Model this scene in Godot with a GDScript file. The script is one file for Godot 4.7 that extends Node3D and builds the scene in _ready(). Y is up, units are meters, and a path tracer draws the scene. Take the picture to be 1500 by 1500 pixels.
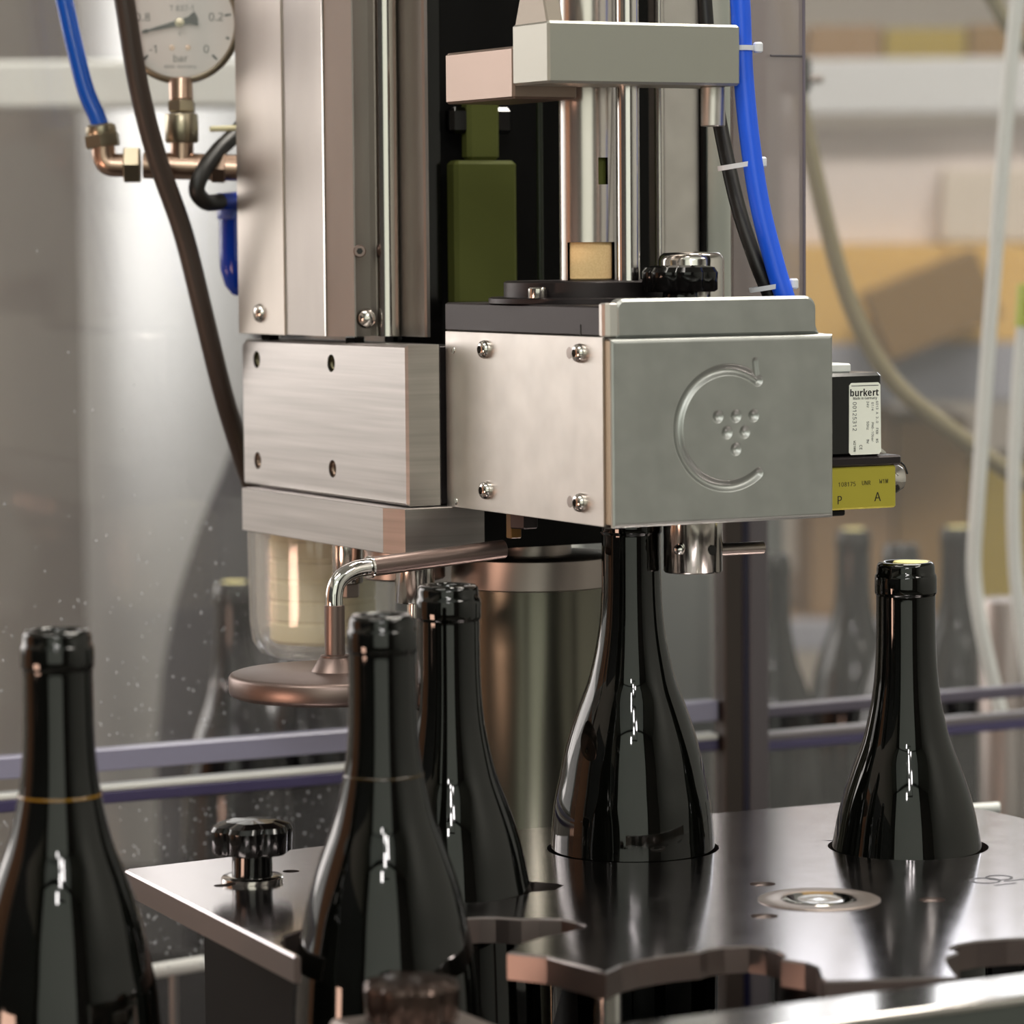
extends Node3D
# Wine bottling machine: corking head, bottle guide plate, bottles, guards and store behind.
# Machine parts are laid out in millimetres in the machine's own frame: x along the front of the
# corking head, y up from the top of the guide plate, z towards the operator.

const FLAT := 4294967295
var st: SurfaceTool
var org := Vector3.ZERO
var FM := Transform3D(Basis(Vector3.UP, deg_to_rad(28.0)), Vector3(0.04574, 1.0, -1.63172))
var FW := Transform3D.IDENTITY
var frame := FM
var M := {}
var used := {}
var rng := RandomNumberGenerator.new()
const LED := [Vector3(-180, 3620, 2000), Vector3(170, 3420, 2000), Vector3(150, 3120, 2000), Vector3(520, 3240, 2000), Vector3(-200, 2860, 2000)]

# ------------------------------------------------------------------ mesh kit
func begin() -> void:
	st = SurfaceTool.new()
	st.begin(Mesh.PRIMITIVE_TRIANGLES)

func tri(a: Vector3, b: Vector3, c: Vector3, g: int) -> void:
	if (b - a).cross(c - a).length_squared() < 1e-9:
		return
	st.set_smooth_group(g)
	st.add_vertex((a - org) * 0.001)
	st.set_smooth_group(g)
	st.add_vertex((c - org) * 0.001)
	st.set_smooth_group(g)
	st.add_vertex((b - org) * 0.001)

func quad(a: Vector3, b: Vector3, c: Vector3, d: Vector3, g: int) -> void:
	tri(a, b, c, g)
	tri(a, c, d, g)

func thing(called: String, label: String, category: String, base: Vector3, group := "") -> Node3D:
	var o := Node3D.new()
	o.name = numbered(called)
	add_child(o, true)
	org = base
	o.transform = frame * Transform3D(Basis(), base * 0.001)
	o.set_meta("label", label)
	o.set_meta("category", category)
	if group:
		o.set_meta("group", group)
	return o

func numbered(called: String) -> String:
	if not used.has(called):
		used[called] = 0
		return called
	used[called] += 1
	return "%s_%03d" % [called, used[called]]

func done(called: String, mat: Material, parent: Node) -> MeshInstance3D:
	st.generate_normals()
	var mi := MeshInstance3D.new()
	mi.mesh = st.commit()
	mi.material_override = mat
	var n := called
	var k := 0
	while parent.has_node(n):
		k += 1
		n = "%s_%03d" % [called, k]
	mi.name = n
	parent.add_child(mi, true)
	return mi

func structure(called: String, mat: Material) -> MeshInstance3D:
	var mi := done(called, mat, self)
	mi.transform = frame * Transform3D(Basis(), org * 0.001)
	mi.set_meta("kind", "structure")
	return mi

func loft(rings: Array, groups: Array, cap0 := true, cap1 := true) -> void:
	for k in rings.size() - 1:
		var p: PackedVector3Array = rings[k]
		var q: PackedVector3Array = rings[k + 1]
		var n := p.size()
		for j in n:
			var j2 := (j + 1) % n
			quad(p[j], p[j2], q[j2], q[j], groups[k])
	if cap0:
		fan(rings[0], true)
	if cap1:
		fan(rings[rings.size() - 1], false)

func fan(r: PackedVector3Array, flip: bool) -> void:
	var c := Vector3.ZERO
	for p in r:
		c += p
	c /= r.size()
	for j in r.size():
		var a := r[j]
		var b := r[(j + 1) % r.size()]
		if flip:
			tri(c, b, a, FLAT)
		else:
			tri(c, a, b, FLAT)

func circle(c: Vector3, b: Basis, r: float, n: int) -> PackedVector3Array:
	var out := PackedVector3Array()
	for j in n:
		var t := TAU * j / n
		out.append(c + b.x * (r * cos(t)) - b.z * (r * sin(t)))
	return out

# profile: Vector2(radius, height) from bottom to top, round the y axis of b
func lathe(profile: Array, c: Vector3, n := 32, b := Basis(), cap0 := true, cap1 := true) -> void:
	var rings := []
	var groups := []
	var g := 1
	for k in profile.size():
		var p: Vector2 = profile[k]
		rings.append(circle(c + b.y * p.y, b, maxf(p.x, 0.0001), n))
		if k < profile.size() - 1:
			if k > 0:
				var d0: Vector2 = (p - profile[k - 1]).normalized()
				var d1: Vector2 = (profile[k + 1] - p).normalized()
				if d0.dot(d1) < 0.72:
					g += 1
			groups.append(g)
	loft(rings, groups, cap0, cap1)

func rod(a: Vector3, b: Vector3, r: float, bev := 0.4, n := 24) -> void:
	var d := b - a
	var l := d.length()
	lathe([Vector2(r - bev, 0), Vector2(r, bev), Vector2(r, l - bev), Vector2(r - bev, l)], a, n, axis_basis(d.normalized()))

func axis_basis(y: Vector3) -> Basis:
	var h := Vector3.RIGHT if absf(y.x) < 0.9 else Vector3.BACK
	var z := h.cross(y).normalized()
	var x := y.cross(z).normalized()
	return Basis(x, y, z)

func ccw(poly: PackedVector2Array) -> PackedVector2Array:
	# counterclockwise seen from +y with x right and z down on the page
	var a := 0.0
	for i in poly.size():
		var p := poly[i]
		var q := poly[(i + 1) % poly.size()]
		a += p.x * q.y - q.x * p.y
	var out := poly.duplicate()
	if a > 0:
		out.reverse()
	return out

func inset(poly: PackedVector2Array, d: float) -> PackedVector2Array:
	var out := PackedVector2Array()
	var n := poly.size()
	for i in n:
		var p := poly[i]
		var e0 := (p - poly[(i + n - 1) % n]).normalized()
		var e1 := (poly[(i + 1) % n] - p).normalized()
		var n0 := Vector2(e0.y, -e0.x)
		var n1 := Vector2(e1.y, -e1.x)
		var m := n0 + n1
		if m.length() < 0.3:
			m = n0
		else:
			m = m / maxf(m.length_squared() * 0.5, 0.35)
		out.append(p + m * d)
	return out

func up3(poly: PackedVector2Array, w: float, x: Transform3D) -> PackedVector3Array:
	var out := PackedVector3Array()
	for p in poly:
		out.append(x * Vector3(p.x, w, p.y))
	return out

# an extruded outline (u, v) from w0 to w1 along w, with round or other holes and chamfered rims
func prism(outer: PackedVector2Array, w0: float, w1: float, bev := 0.0, x := Transform3D.IDENTITY, holes := [], smooth := false, only := 0) -> void:
	var o := ccw(outer)
	var oi := inset(o, bev) if bev > 0.0 else o
	if only == 1:
		loft([up3(o, w0, x), up3(o, w1 - bev, x)], [FLAT], false, false)
		return
	var g := 3 if smooth else FLAT
	var rings := []
	if only == 2:
		loft([up3(o, w1 - bev, x), up3(oi, w1, x)], [FLAT], false, false)
	elif bev > 0.0:
		rings = [up3(oi, w0, x), up3(o, w0 + bev, x), up3(o, w1 - bev, x), up3(oi, w1, x)]
		loft(rings, [FLAT if not smooth else 4, g, FLAT if not smooth else 5], false, false)
	else:
		rings = [up3(o, w0, x), up3(o, w1, x)]
		loft(rings, [g], false, false)
	var hs := []
	for h0 in holes:
		var h := ccw(h0)
		h.reverse()
		hs.append(h)
		if only == 0:
			loft([up3(h, w0, x), up3(h, w1, x)], [6], false, false)
	for piece in pieces(oi, hs):
		var idx := Geometry2D.triangulate_polygon(piece)
		for t in range(0, idx.size(), 3):
			var a: Vector2 = piece[idx[t]]
			var b: Vector2 = piece[idx[t + 1]]
			var c: Vector2 = piece[idx[t + 2]]
			if (b - a).cross(c - a) > 0:
				var s := b
				b = c
				c = s
			tri(x * Vector3(a.x, w1, a.y), x * Vector3(b.x, w1, b.y), x * Vector3(c.x, w1, c.y), FLAT)
			tri(x * Vector3(a.x, w0, a.y), x * Vector3(c.x, w0, c.y), x * Vector3(b.x, w0, b.y), FLAT)

# cuts an outline with holes into simple outlines along lines through the holes
func pieces(outer: PackedVector2Array, holes: Array) -> Array:
	if holes.is_empty():
		return [outer]
	var cuts := [-1e5]
	var sorted := []
	for h in holes:
		var c := Vector2.ZERO
		for p in h:
			c += p
		sorted.append((c / h.size()).x)
	sorted.sort()
	cuts.append_array(sorted)
	cuts.append(1e5)
	var out := []
	for k in cuts.size() - 1:
		if cuts[k + 1] - cuts[k] < 0.01:
			continue
		var strip := PackedVector2Array([Vector2(cuts[k], -1e4), Vector2(cuts[k + 1], -1e4), Vector2(cuts[k + 1], 1e4), Vector2(cuts[k], 1e4)])
		var parts: Array = Geometry2D.intersect_polygons(outer, strip)
		for h in holes:
			var next := []
			for p in parts:
				next.append_array(Geometry2D.clip_polygons(p, h))
			parts = next
		for p in parts:
			if p.size() > 2:
				out.append(p)
	return out

func rect(x0: float, x1: float, z0: float, z1: float, c := 0.0) -> PackedVector2Array:
	if c <= 0.0:
		return PackedVector2Array([Vector2(x0, z0), Vector2(x1, z0), Vector2(x1, z1), Vector2(x0, z1)])
	return PackedVector2Array([Vector2(x0 + c, z0), Vector2(x1 - c, z0), Vector2(x1, z0 + c), Vector2(x1, z1 - c), Vector2(x1 - c, z1), Vector2(x0 + c, z1), Vector2(x0, z1 - c), Vector2(x0, z0 + c)])

func disc2(c: Vector2, r: float, n := 32) -> PackedVector2Array:
	var out := PackedVector2Array()
	for j in n:
		out.append(c + Vector2(cos(TAU * j / n), sin(TAU * j / n)) * r)
	return out

func box(x0: float, x1: float, y0: float, y1: float, z0: float, z1: float, bev := 0.0, x := Transform3D.IDENTITY) -> void:
	prism(rect(x0, x1, z0, z1, bev), y0, y1, bev, x)

# turns the prism's (u, w, v) to run along another axis
func along_z() -> Transform3D:   # u = x, v = -y, w = z
	return Transform3D(Basis(Vector3.RIGHT, Vector3.BACK, Vector3.DOWN), Vector3.ZERO)

func along_minus_x() -> Transform3D:   # u = z, v = -y, w = -x
	return Transform3D(Basis(Vector3.BACK, Vector3.LEFT, Vector3.DOWN), Vector3.ZERO)

func flipped(pts: Array) -> PackedVector2Array:   # outlines given as (u, y) for along_z and along_minus_x
	var out := PackedVector2Array()
	for p in pts:
		out.append(Vector2(p.x, -p.y))
	return out

func spline(pts: Array, per := 8) -> PackedVector3Array:
	var out := PackedVector3Array()
	var n := pts.size()
	for i in n - 1:
		var p0: Vector3 = pts[maxi(i - 1, 0)]
		var p1: Vector3 = pts[i]
		var p2: Vector3 = pts[i + 1]
		var p3: Vector3 = pts[mini(i + 2, n - 1)]
		for k in per:
			var t := float(k) / per
			out.append(0.5 * (2.0 * p1 + (p2 - p0) * t + (2.0 * p0 - 5.0 * p1 + 4.0 * p2 - p3) * t * t + (3.0 * p1 - p0 - 3.0 * p2 + p3) * t * t * t))
	out.append(pts[n - 1])
	return out

func hose(pts: Array, r: float, n := 18, per := 8) -> void:
	var c := spline(pts, per)
	var rings := []
	var groups := []
	var b := axis_basis((c[1] - c[0]).normalized())
	for i in c.size():
		var d := (c[mini(i + 1, c.size() - 1)] - c[maxi(i - 1, 0)]).normalized()
		var x := (b.x - d * b.x.dot(d)).normalized()
		b = Basis(x, d, x.cross(d).normalized())
		rings.append(circle(c[i], b, r, n))
		if i:
			groups.append(1)
	loft(rings, groups)

func hexagon(a: Vector3, b: Vector3, r: float, bev := 0.6) -> void:
	var d := b - a
	var bs := axis_basis(d.normalized())
	var l := d.length()
	var rings := [circle(a, bs, r - bev, 6), circle(a + bs.y * bev, bs, r, 6), circle(a + bs.y * (l - bev), bs, r, 6), circle(b, bs, r - bev, 6)]
	loft(rings, [FLAT, FLAT, FLAT])

func lobed(c: Vector3, levels: Array, lobes: int, depth: float, n := 96, phase := 0.0) -> void:
	var rings := []
	var groups := []
	for k in levels.size():
		var l: Vector2 = levels[k]
		var ring := PackedVector3Array()
		for j in n:
			var t := TAU * j / n
			var s := absf(cos(t * lobes * 0.5 + phase))
			var r := l.x * (1.0 - depth * (1.0 - pow(s, 0.6)))
			ring.append(c + Vector3(r * cos(t), l.y, -r * sin(t)))
		rings.append(ring)
		if k:
			groups.append(k if k > 1 and k < levels.size() - 1 else 1 + k)
	loft(rings, groups)

func text(called: String, parent: Node, s: String, size: float, at: Vector3, facing: Basis, mat: Material, face := "Droid Sans") -> MeshInstance3D:
	var f := SystemFont.new()
	f.font_names = PackedStringArray([face])
	if face == "Droid Sans Bold":
		f.font_names = PackedStringArray(["Droid Sans"])
		f.font_weight = 700
	var t := TextMesh.new()
	t.font = f
	t.text = s
	t.font_size = 48
	t.pixel_size = 0.001
	t.depth = 0.0001 * 48.0 / size
	t.curve_step = 1.0
	var mi := MeshInstance3D.new()
	mi.mesh = t
	mi.material_override = mat
	mi.transform = Transform3D(facing.scaled_local(Vector3.ONE * size / 48.0), (at - org) * 0.001)
	var n := called
	var k := 0
	while parent.has_node(n):
		k += 1
		n = "%s_%03d" % [called, k]
	mi.name = n
	parent.add_child(mi, true)
	return mi

# ------------------------------------------------------------------ materials
func metal(c: Color, rough: float, metallic := 1.0) -> StandardMaterial3D:
	var m := StandardMaterial3D.new()
	m.albedo_color = c
	m.metallic = metallic
	m.roughness = rough
	return m

func plain(c: Color, rough: float, spec := 0.5) -> StandardMaterial3D:
	var m := StandardMaterial3D.new()
	m.albedo_color = c
	m.roughness = rough
	m.metallic_specular = spec
	return m

func noise(freq: float, lo: Color, hi: Color, sd: int, size := 512, oct := 4) -> NoiseTexture2D:
	var f := FastNoiseLite.new()
	f.seed = sd
	f.frequency = freq
	f.fractal_octaves = oct
	var t := NoiseTexture2D.new()
	t.width = size
	t.height = size
	t.seamless = true
	t.noise = f
	var g := Gradient.new()
	g.set_color(0, lo)
	g.set_color(1, hi)
	t.color_ramp = g
	return t

func materials() -> void:
	var mottled := noise(0.006, Color(0.93, 0.93, 0.93), Color(1, 1, 1), 3, 512, 3)
	var wear := noise(0.02, Color(0.88, 0.88, 0.88), Color(1, 1, 1), 11)
	var brushed := metal(Color(0.85, 0.83, 0.81), 0.42)
	brushed.albedo_texture = mottled
	brushed.roughness_texture = wear
	brushed.uv1_triplanar = true
	brushed.uv1_scale = Vector3(9, 9, 9)
	M.brushed = brushed
	var cover := metal(Color(0.72, 0.73, 0.72), 0.47)
	cover.albedo_texture = mottled
	cover.roughness_texture = wear
	cover.uv1_triplanar = true
	cover.uv1_scale = Vector3(12, 12, 12)
	M.cover = cover
	# milled aluminium: fine tool lines that run level
	var lines := noise(0.03, Color(0.87, 0.87, 0.87), Color(1, 1, 1), 21)
	var milled := metal(Color(0.76, 0.74, 0.73), 0.36)
	milled.albedo_texture = lines
	milled.roughness_texture = lines
	milled.uv1_triplanar = true
	milled.uv1_scale = Vector3(0.3, 13, 0.3)
	M.milled = milled
	M.sheet = metal(Color(0.67, 0.645, 0.625), 0.42)
	var sheet: StandardMaterial3D = M.sheet
	sheet.albedo_texture = mottled
	sheet.uv1_triplanar = true
	sheet.uv1_scale = Vector3(6, 2, 6)
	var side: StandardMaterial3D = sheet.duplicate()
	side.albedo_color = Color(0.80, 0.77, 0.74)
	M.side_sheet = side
	M.polished = metal(Color(0.83, 0.81, 0.79), 0.14)
	M.chrome = metal(Color(0.86, 0.85, 0.84), 0.07)
	M.dull = metal(Color(0.62, 0.58, 0.56), 0.38)
	var plate := metal(Color(0.80, 0.77, 0.78), 0.13)
	var plate_rough := noise(0.02, Color(0.125, 0.125, 0.125), Color(0.16, 0.16, 0.16), 33)
	plate.roughness = 1.0
	plate.roughness_texture = plate_rough
	plate.uv1_triplanar = true
	plate.uv1_scale = Vector3(5, 5, 5)
	M.plate = plate
	M.plate_edge = metal(Color(0.52, 0.475, 0.465), 0.42)
	M.disc = metal(Color(0.50, 0.44, 0.42), 0.40)
	M.black_metal = metal(Color(0.20, 0.18, 0.185), 0.42, 0.7)
	M.black_plastic = plain(Color(0.03, 0.028, 0.028), 0.12)
	M.black_matt = plain(Color(0.022, 0.021, 0.02), 0.6, 0.3)
	M.rubber = plain(Color(0.055, 0.045, 0.04), 0.45)
	M.rubber_grey = plain(Color(0.09, 0.085, 0.08), 0.5)
	M.glass_black = plain(Color(0.018, 0.020, 0.015), 0.035, 0.5)
	M.far_glass = plain(Color(0.035, 0.03, 0.04), 0.1, 0.5)
	M.amber = plain(Color(0.42, 0.30, 0.02), 0.1)  # paints the golden glint of light refracted at the fill line
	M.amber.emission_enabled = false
	var corkm := plain(Color(1.0, 0.87, 0.66), 0.75)
	corkm.albedo_texture = noise(0.09, Color(0.92, 0.89, 0.84), Color(1, 1, 1), 5, 256)
	corkm.uv1_triplanar = true
	corkm.uv1_scale = Vector3(30, 30, 30)
	M.cork = corkm
	M.cork_pale = plain(Color(0.90, 0.86, 0.60), 0.8)
	M.blue_hose = plain(Color(0.10, 0.36, 0.92), 0.38)
	M.blue_left = plain(Color(0.05, 0.30, 0.68), 0.22)
	M.blue_bowl = plain(Color(0.03, 0.20, 0.62), 0.15)
	M.nylon = plain(Color(0.90, 0.91, 0.94), 0.45)
	M.brass = metal(Color(0.66, 0.62, 0.54), 0.3)
	M.copper = metal(Color(0.73, 0.62, 0.55), 0.28)
	M.valve_brass = metal(Color(0.72, 0.68, 0.26), 0.5, 0.55)
	M.label_white = plain(Color(0.95, 0.96, 0.92), 0.5)
	M.dial = plain(Color(0.80, 0.77, 0.76), 0.5)
	M.ink = plain(Color(0.03, 0.03, 0.035), 0.6)
	M.ink_soft = plain(Color(0.32, 0.32, 0.34), 0.6)
	M.dark_hole = plain(Color(0.03, 0.026, 0.02), 0.5)
	M.olive = plain(Color(0.35, 0.37, 0.18), 0.65, 0.3)
	M.dark_green = plain(Color(0.10, 0.13, 0.07), 0.3)
	M.ivory = plain(Color(0.88, 0.85, 0.70), 0.85, 0.3)
	M.grey_post = plain(Color(0.68, 0.70, 0.67), 0.4)
	M.white_paint = plain(Color(0.90, 0.91, 0.90), 0.5)
	var jar := StandardMaterial3D.new()
	jar.albedo_color = Color(0.9, 0.9, 0.9, 0.16)
	jar.transparency = BaseMaterial3D.TRANSPARENCY_ALPHA
	jar.roughness = 0.05
	M.jar = jar
	var dg: StandardMaterial3D = jar.duplicate()
	dg.albedo_color = Color(0.9, 0.9, 0.9, 0.03)
	M.dial_glass = dg
	var pane := StandardMaterial3D.new()
	pane.albedo_color = Color(0.64, 0.64, 0.65, 0.09)
	pane.transparency = BaseMaterial3D.TRANSPARENCY_ALPHA
	pane.roughness = 0.06
	M.pane = pane
	var drop := StandardMaterial3D.new()
	drop.albedo_color = Color(0.9, 0.92, 0.95, 0.35)
	drop.transparency = BaseMaterial3D.TRANSPARENCY_ALPHA
	drop.roughness = 0.05
	M.drop = drop
	M.edge_lilac = plain(Color(0.60, 0.60, 0.70), 0.3)
	M.edge_violet = plain(Color(0.30, 0.28, 0.42), 0.3)
	M.edge_navy = plain(Color(0.07, 0.07, 0.18), 0.3)
	M.edge_grey = plain(Color(0.36, 0.34, 0.36), 0.35)
	M.tank = metal(Color(0.62, 0.63, 0.63), 0.36)
	var hazy := pane.duplicate()
	hazy.albedo_color = Color(0.68, 0.63, 0.62, 0.5)
	M.hazy = hazy
	M.card = plain(Color(0.86, 0.70, 0.42), 0.85)
	M.card_brown = plain(Color(0.52, 0.41, 0.26), 0.85)
	M.card_dark = plain(Color(0.56, 0.45, 0.33), 0.85)
	M.card_olive = plain(Color(0.60, 0.52, 0.24), 0.85)
	M.wrap = plain(Color(0.84, 0.80, 0.79), 0.5)
	M.wrap_pink = plain(Color(0.83, 0.78, 0.73), 0.55)
	M.rack_grey = plain(Color(0.62, 0.62, 0.66), 0.5)
	M.rack_pale = plain(Color(0.82, 0.82, 0.83), 0.5)
	M.wall = plain(Color(0.80, 0.76, 0.72), 0.9)
	M.wall_warm = plain(Color(0.34, 0.32, 0.31), 0.9)
	M.wall_grey = plain(Color(0.76, 0.77, 0.75), 0.9)
	M.floor = plain(Color(0.42, 0.41, 0.39), 0.7)
	M.ceiling = plain(Color(0.72, 0.72, 0.70), 0.9)

func glow(c: Color, e: float) -> StandardMaterial3D:
	var m := plain(Color(0.9, 0.9, 0.9), 0.6)
	m.emission_enabled = true
	m.emission = c
	m.emission_energy_multiplier = e
	return m

func area(called: String, at: Vector3, to: Vector3, size: Vector2, c: Color, e: float) -> void:
	var l := AreaLight3D.new()
	l.name = called
	l.area_size = size
	l.light_color = c
	l.light_energy = e
	l.area_range = 30.0
	l.shadow_enabled = true
	add_child(l)
	var up := Vector3.UP if absf((to - at).normalized().y) < 0.99 else Vector3.BACK
	l.look_at_from_position(at, to, up)

# ------------------------------------------------------------------ the scene
func _ready() -> void:
	rng.seed = 7
	camera_and_light()
	materials()
	room()
	background()
	guards()
	guide_plate()
	column()
	head()
	feed()
	below_block()
	left_fittings()
	valve()
	hoses()
	bottles()
	small_things()

func camera_and_light() -> void:
	var cam := Camera3D.new()
	cam.name = "camera"
	var p := atan(395.0 / 5200.0)
	var phi := 0.0085
	var fw := Vector3(0, -sin(p), -cos(p))
	var u0 := Vector3(0, cos(p), -sin(p))
	var r := cos(phi) * Vector3.RIGHT - sin(phi) * u0
	var u := sin(phi) * Vector3.RIGHT + cos(phi) * u0
	cam.transform = Transform3D(Basis(r, u, -fw), Vector3(0, 1.29484, 0))
	cam.near = 0.05
	cam.far = 60.0
	var at := CameraAttributesPhysical.new()
	at.frustum_focal_length = 83.2
	at.frustum_near = 0.05
	at.frustum_far = 60.0
	at.frustum_focus_distance = 1.73
	at.exposure_aperture = 5.9
	cam.attributes = at
	cam.fov = rad_to_deg(2.0 * atan(750.0 / 5200.0))
	cam.keep_aspect = Camera3D.KEEP_HEIGHT
	add_child(cam)
	cam.current = true
	var we := WorldEnvironment.new()
	we.name = "environment"
	var e := Environment.new()
	e.background_mode = Environment.BG_COLOR
	e.background_color = Color(0.5, 0.5, 0.5)
	e.tonemap_mode = Environment.TONE_MAPPER_LINEAR
	e.tonemap_exposure = 1.15
	e.sdfgi_enabled = true
	e.ssao_enabled = true
	e.ssil_enabled = true
	we.environment = e
	add_child(we)
	# daylight through the left window and the high window behind, tubes on the ceiling, two of them added, and an added warm lamp
	area("left_window_light", Vector3(-3.08, 1.95, -4.25), Vector3(3, 1.2, -3.7), Vector2(3.1, 1.7), Color(1.0, 0.97, 0.95), 6.2)
	area("high_window_light", Vector3(1.0, 2.99, -8.88), Vector3(0.6, 1.0, 0), Vector2(6.0, 0.9), Color(0.96, 0.97, 1.0), 4.5)
	area("added_light_left", Vector3(-1.2, 3.88, -0.4), Vector3(-1.2, 0, -0.4), Vector2(1.6, 0.5), Color(1.0, 0.97, 0.93), 3.0)  # added fitting, lights the warm panel on the left wall
	area("ceiling_light_far", Vector3(0.9, 3.88, -2.6), Vector3(0.9, 0, -3.2), Vector2(1.6, 0.5), Color(1.0, 0.97, 0.92), 9.5)
	area("added_light_right", Vector3(2.6, 3.88, 0.2), Vector3(3.2, 0, 0.4), Vector2(1.6, 0.5), Color(1.0, 0.97, 0.93), 4.2)  # added fitting, brightens the right wall that the head cover mirrors
	for c in LED:
		area("led_light", c * 0.001 + Vector3(0, -0.03, -0.02), Vector3(0.1, 1.0, -1.5), Vector2(0.17, 0.17), Color(1.0, 0.98, 0.97), 0.45)
	area("added_warm_light", Vector3(-1.02, 0.86, -0.98), Vector3(-0.02, 1.0, -1.6), Vector2(0.34, 0.22), Color(1.0, 0.80, 0.69), 0.3)  # added warm source out of view, tints the metal edges

func room() -> void:
	frame = FW
	org = Vector3.ZERO
	begin(); box(-3400, 4200, -200, 0, -9200, 3700); structure("floor", M.floor)
	begin(); box(-3400, 4200, 4000, 4200, -9200, 3700); structure("ceiling", M.ceiling)
	begin(); box(-3400, -3200, 0, 4000, -9200, 3700); structure("wall_left", M.wall)
	begin(); box(4000, 4200, 0, 4000, -9200, 3700); structure("wall_right", M.wall_grey)
	begin(); box(-3200, 4000, 0, 4000, -9200, -9000); structure("wall_back", M.wall)
	begin(); box(-3200, 4000, 0, 4000, 3500, 3700); structure("wall_front", M.wall_warm)
	# the lit left window: frame, bars and glowing panes
	begin()
	var w := structure_node("window_1")
	box(-3200, -3140, 1000, 1060, -5890, -2640, 4); box(-3200, -3140, 2800, 2860, -5890, -2640, 4)
	for k in 4:
		box(-3200, -3142, 1060, 2800, -5890 + k * 1070.0, -5840 + k * 1070.0, 3)
	done("window_frame", M.white_paint, w)
	for k in 3:
		begin(); box(-3196, -3180, 1060, 2800, -5840 + k * 1070.0, -4820 + k * 1070.0); done("pane", glow(Color(1.0, 0.98, 0.96), 1.2), w)
	var h := structure_node("window_2")
	begin()
	box(-2060, 4000, 2440, 2500, -9000, -8930, 4); box(-2060, 4000, 3460, 3520, -9000, -8930, 4)
	for k in 7:
		box(-2060 + k * 1000.0, -2010 + k * 1000.0, 2500, 3460, -9000, -8935, 3)
	done("window_frame", M.white_paint, h)
	for k in 6:
		begin(); box(-2010 + k * 1000.0, -1060 + k * 1000.0, 2500, 3460, -8990, -8960); done("pane", glow(Color(0.96, 0.98, 1.0), 1.4), h)
	var v := structure_node("added_window_3")  # added glowing panel behind the camera for the bottles to mirror
	begin()
	box(-2400, 2000, 300, 360, 3430, 3500, 4); box(-2400, 2000, 3900, 3960, 3430, 3500, 4)
	box(-2400, -2300, 360, 3900, 3435, 3500, 3); box(1900, 2000, 360, 3900, 3435, 3500, 3)
	done("window_frame", M.black_matt, v)
	begin(); box(-2300, 1900, 360, 3900, 3470, 3490); done("pane", glow(Color(0.88, 0.92, 0.84), 0.7), v)
	var sky := structure_node("added_window_4")  # added ceiling glow, carries the bottle reflection on upwards
	begin(); box(-2400, -2300, 3930, 4000, 300, 3430, 3); box(1900, 2000, 3930, 4000, 300, 3430, 3); box(-2400, 2000, 3930, 4000, 220, 300, 3); done("window_frame", M.black_matt, sky)
	begin(); box(-2300, 1900, 3960, 3980, 300, 3430); done("pane", glow(Color(0.88, 0.92, 0.86), 0.5), sky)
	var d := structure_node("door_1")  # added warm panel out of view, gives the chamfers a copper reflection
	begin(); box(-3200, -3150, 0, 2200, -2480, -1050, 4); done("leaf", plain(Color(0.88, 0.64, 0.49), 0.6), d)
	begin(); box(-3200, -3140, 0, 2280, -2560, -2485, 3); box(-3200, -3140, 0, 2280, -1045, -970, 3); box(-3200, -3140, 2205, 2280, -2560, -970, 3); done("frame", M.white_paint, d)
	begin(); rod(Vector3(-3150, 1020, -1140), Vector3(-3090, 1020, -1140), 12); rod(Vector3(-3095, 1020, -1130), Vector3(-3095, 1020, -1260), 11); done("door_handle", M.polished, d)
	var tc := thing("added_cabinet", "added dark cabinet out of view along the left wall, darkens the bottle reflections", "cabinet", Vector3(-2900, 0, 900))  # added dark block out of view, keeps the bottle sides dark
	begin(); box(-3190, -2640, 0, 2300, -900, 3300, 6); done("body", plain(Color(0.20, 0.20, 0.21), 0.5), tc)
	for k in 4:
		begin(); box(-2642, -2622, 60, 2240, -880 + k * 1040.0, 140 + k * 1040.0, 4); var dr := done("door", plain(Color(0.22, 0.22, 0.23), 0.5), tc)
		begin(); rod(Vector3(-2610, 1000, 100 + k * 1040.0), Vector3(-2610, 1200, 100 + k * 1040.0), 8); done("handle", M.polished, dr)
	var spots := [Vector3(-1200, 3960, -400), Vector3(900, 3960, -2600), Vector3(2600, 3960, 200)]
	var names := ["added white ceiling fitting lighting the warm panel, above the left of the machine", "white fluorescent ceiling fitting above the storage rack", "added white ceiling fitting brightening the right wall"]
	for i in 3:
		var c: Vector3 = spots[i]
		var t := thing("ceiling_light", names[i], "ceiling light", c, "fluorescent ceiling fittings")
		begin(); box(c.x - 850, c.x + 850, c.y - 30, c.y + 40, c.z - 290, c.z + 290, 6); done("housing", M.white_paint, t)
		begin(); box(c.x - 800, c.x + 800, c.y - 42, c.y - 30, c.z - 250, c.z + 250); done("diffuser", glow(Color(1.0, 0.97, 0.93), 2.0), t)
	var lf := thing("led_floodlight", "black rack with five square lamps above and behind the camera", "lamp", Vector3(170, 4000, 2000))
	begin(); box(-220, 560, 2855, 2885, 2060, 2090, 3); box(-220, 560, 3605, 3635, 2060, 2090, 3); box(155, 185, 2855, 4000, 2060, 2090, 3); box(-220, -190, 2855, 3635, 2060, 2090, 3); box(530, 560, 2855, 3635, 2060, 2090, 3); done("frame", M.black_matt, lf)
	var aim := (Vector3(100, 1000, -1500) - Vector3(170, 3250, 2000)).normalized()
	for c in LED:
		var lx := Transform3D(axis_basis(aim), c)
		begin(); prism(rect(-92, 92, -92, 92, 6), -30, 0, 2, lx); var hs := done("lamp_housing", M.black_matt, lf)
		begin(); prism(rect(-85, 85, -85, 85), 0, 3, 0, lx); done("lamp_face", glow(Color(1, 0.98, 0.97), 3.0), hs)
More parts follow.
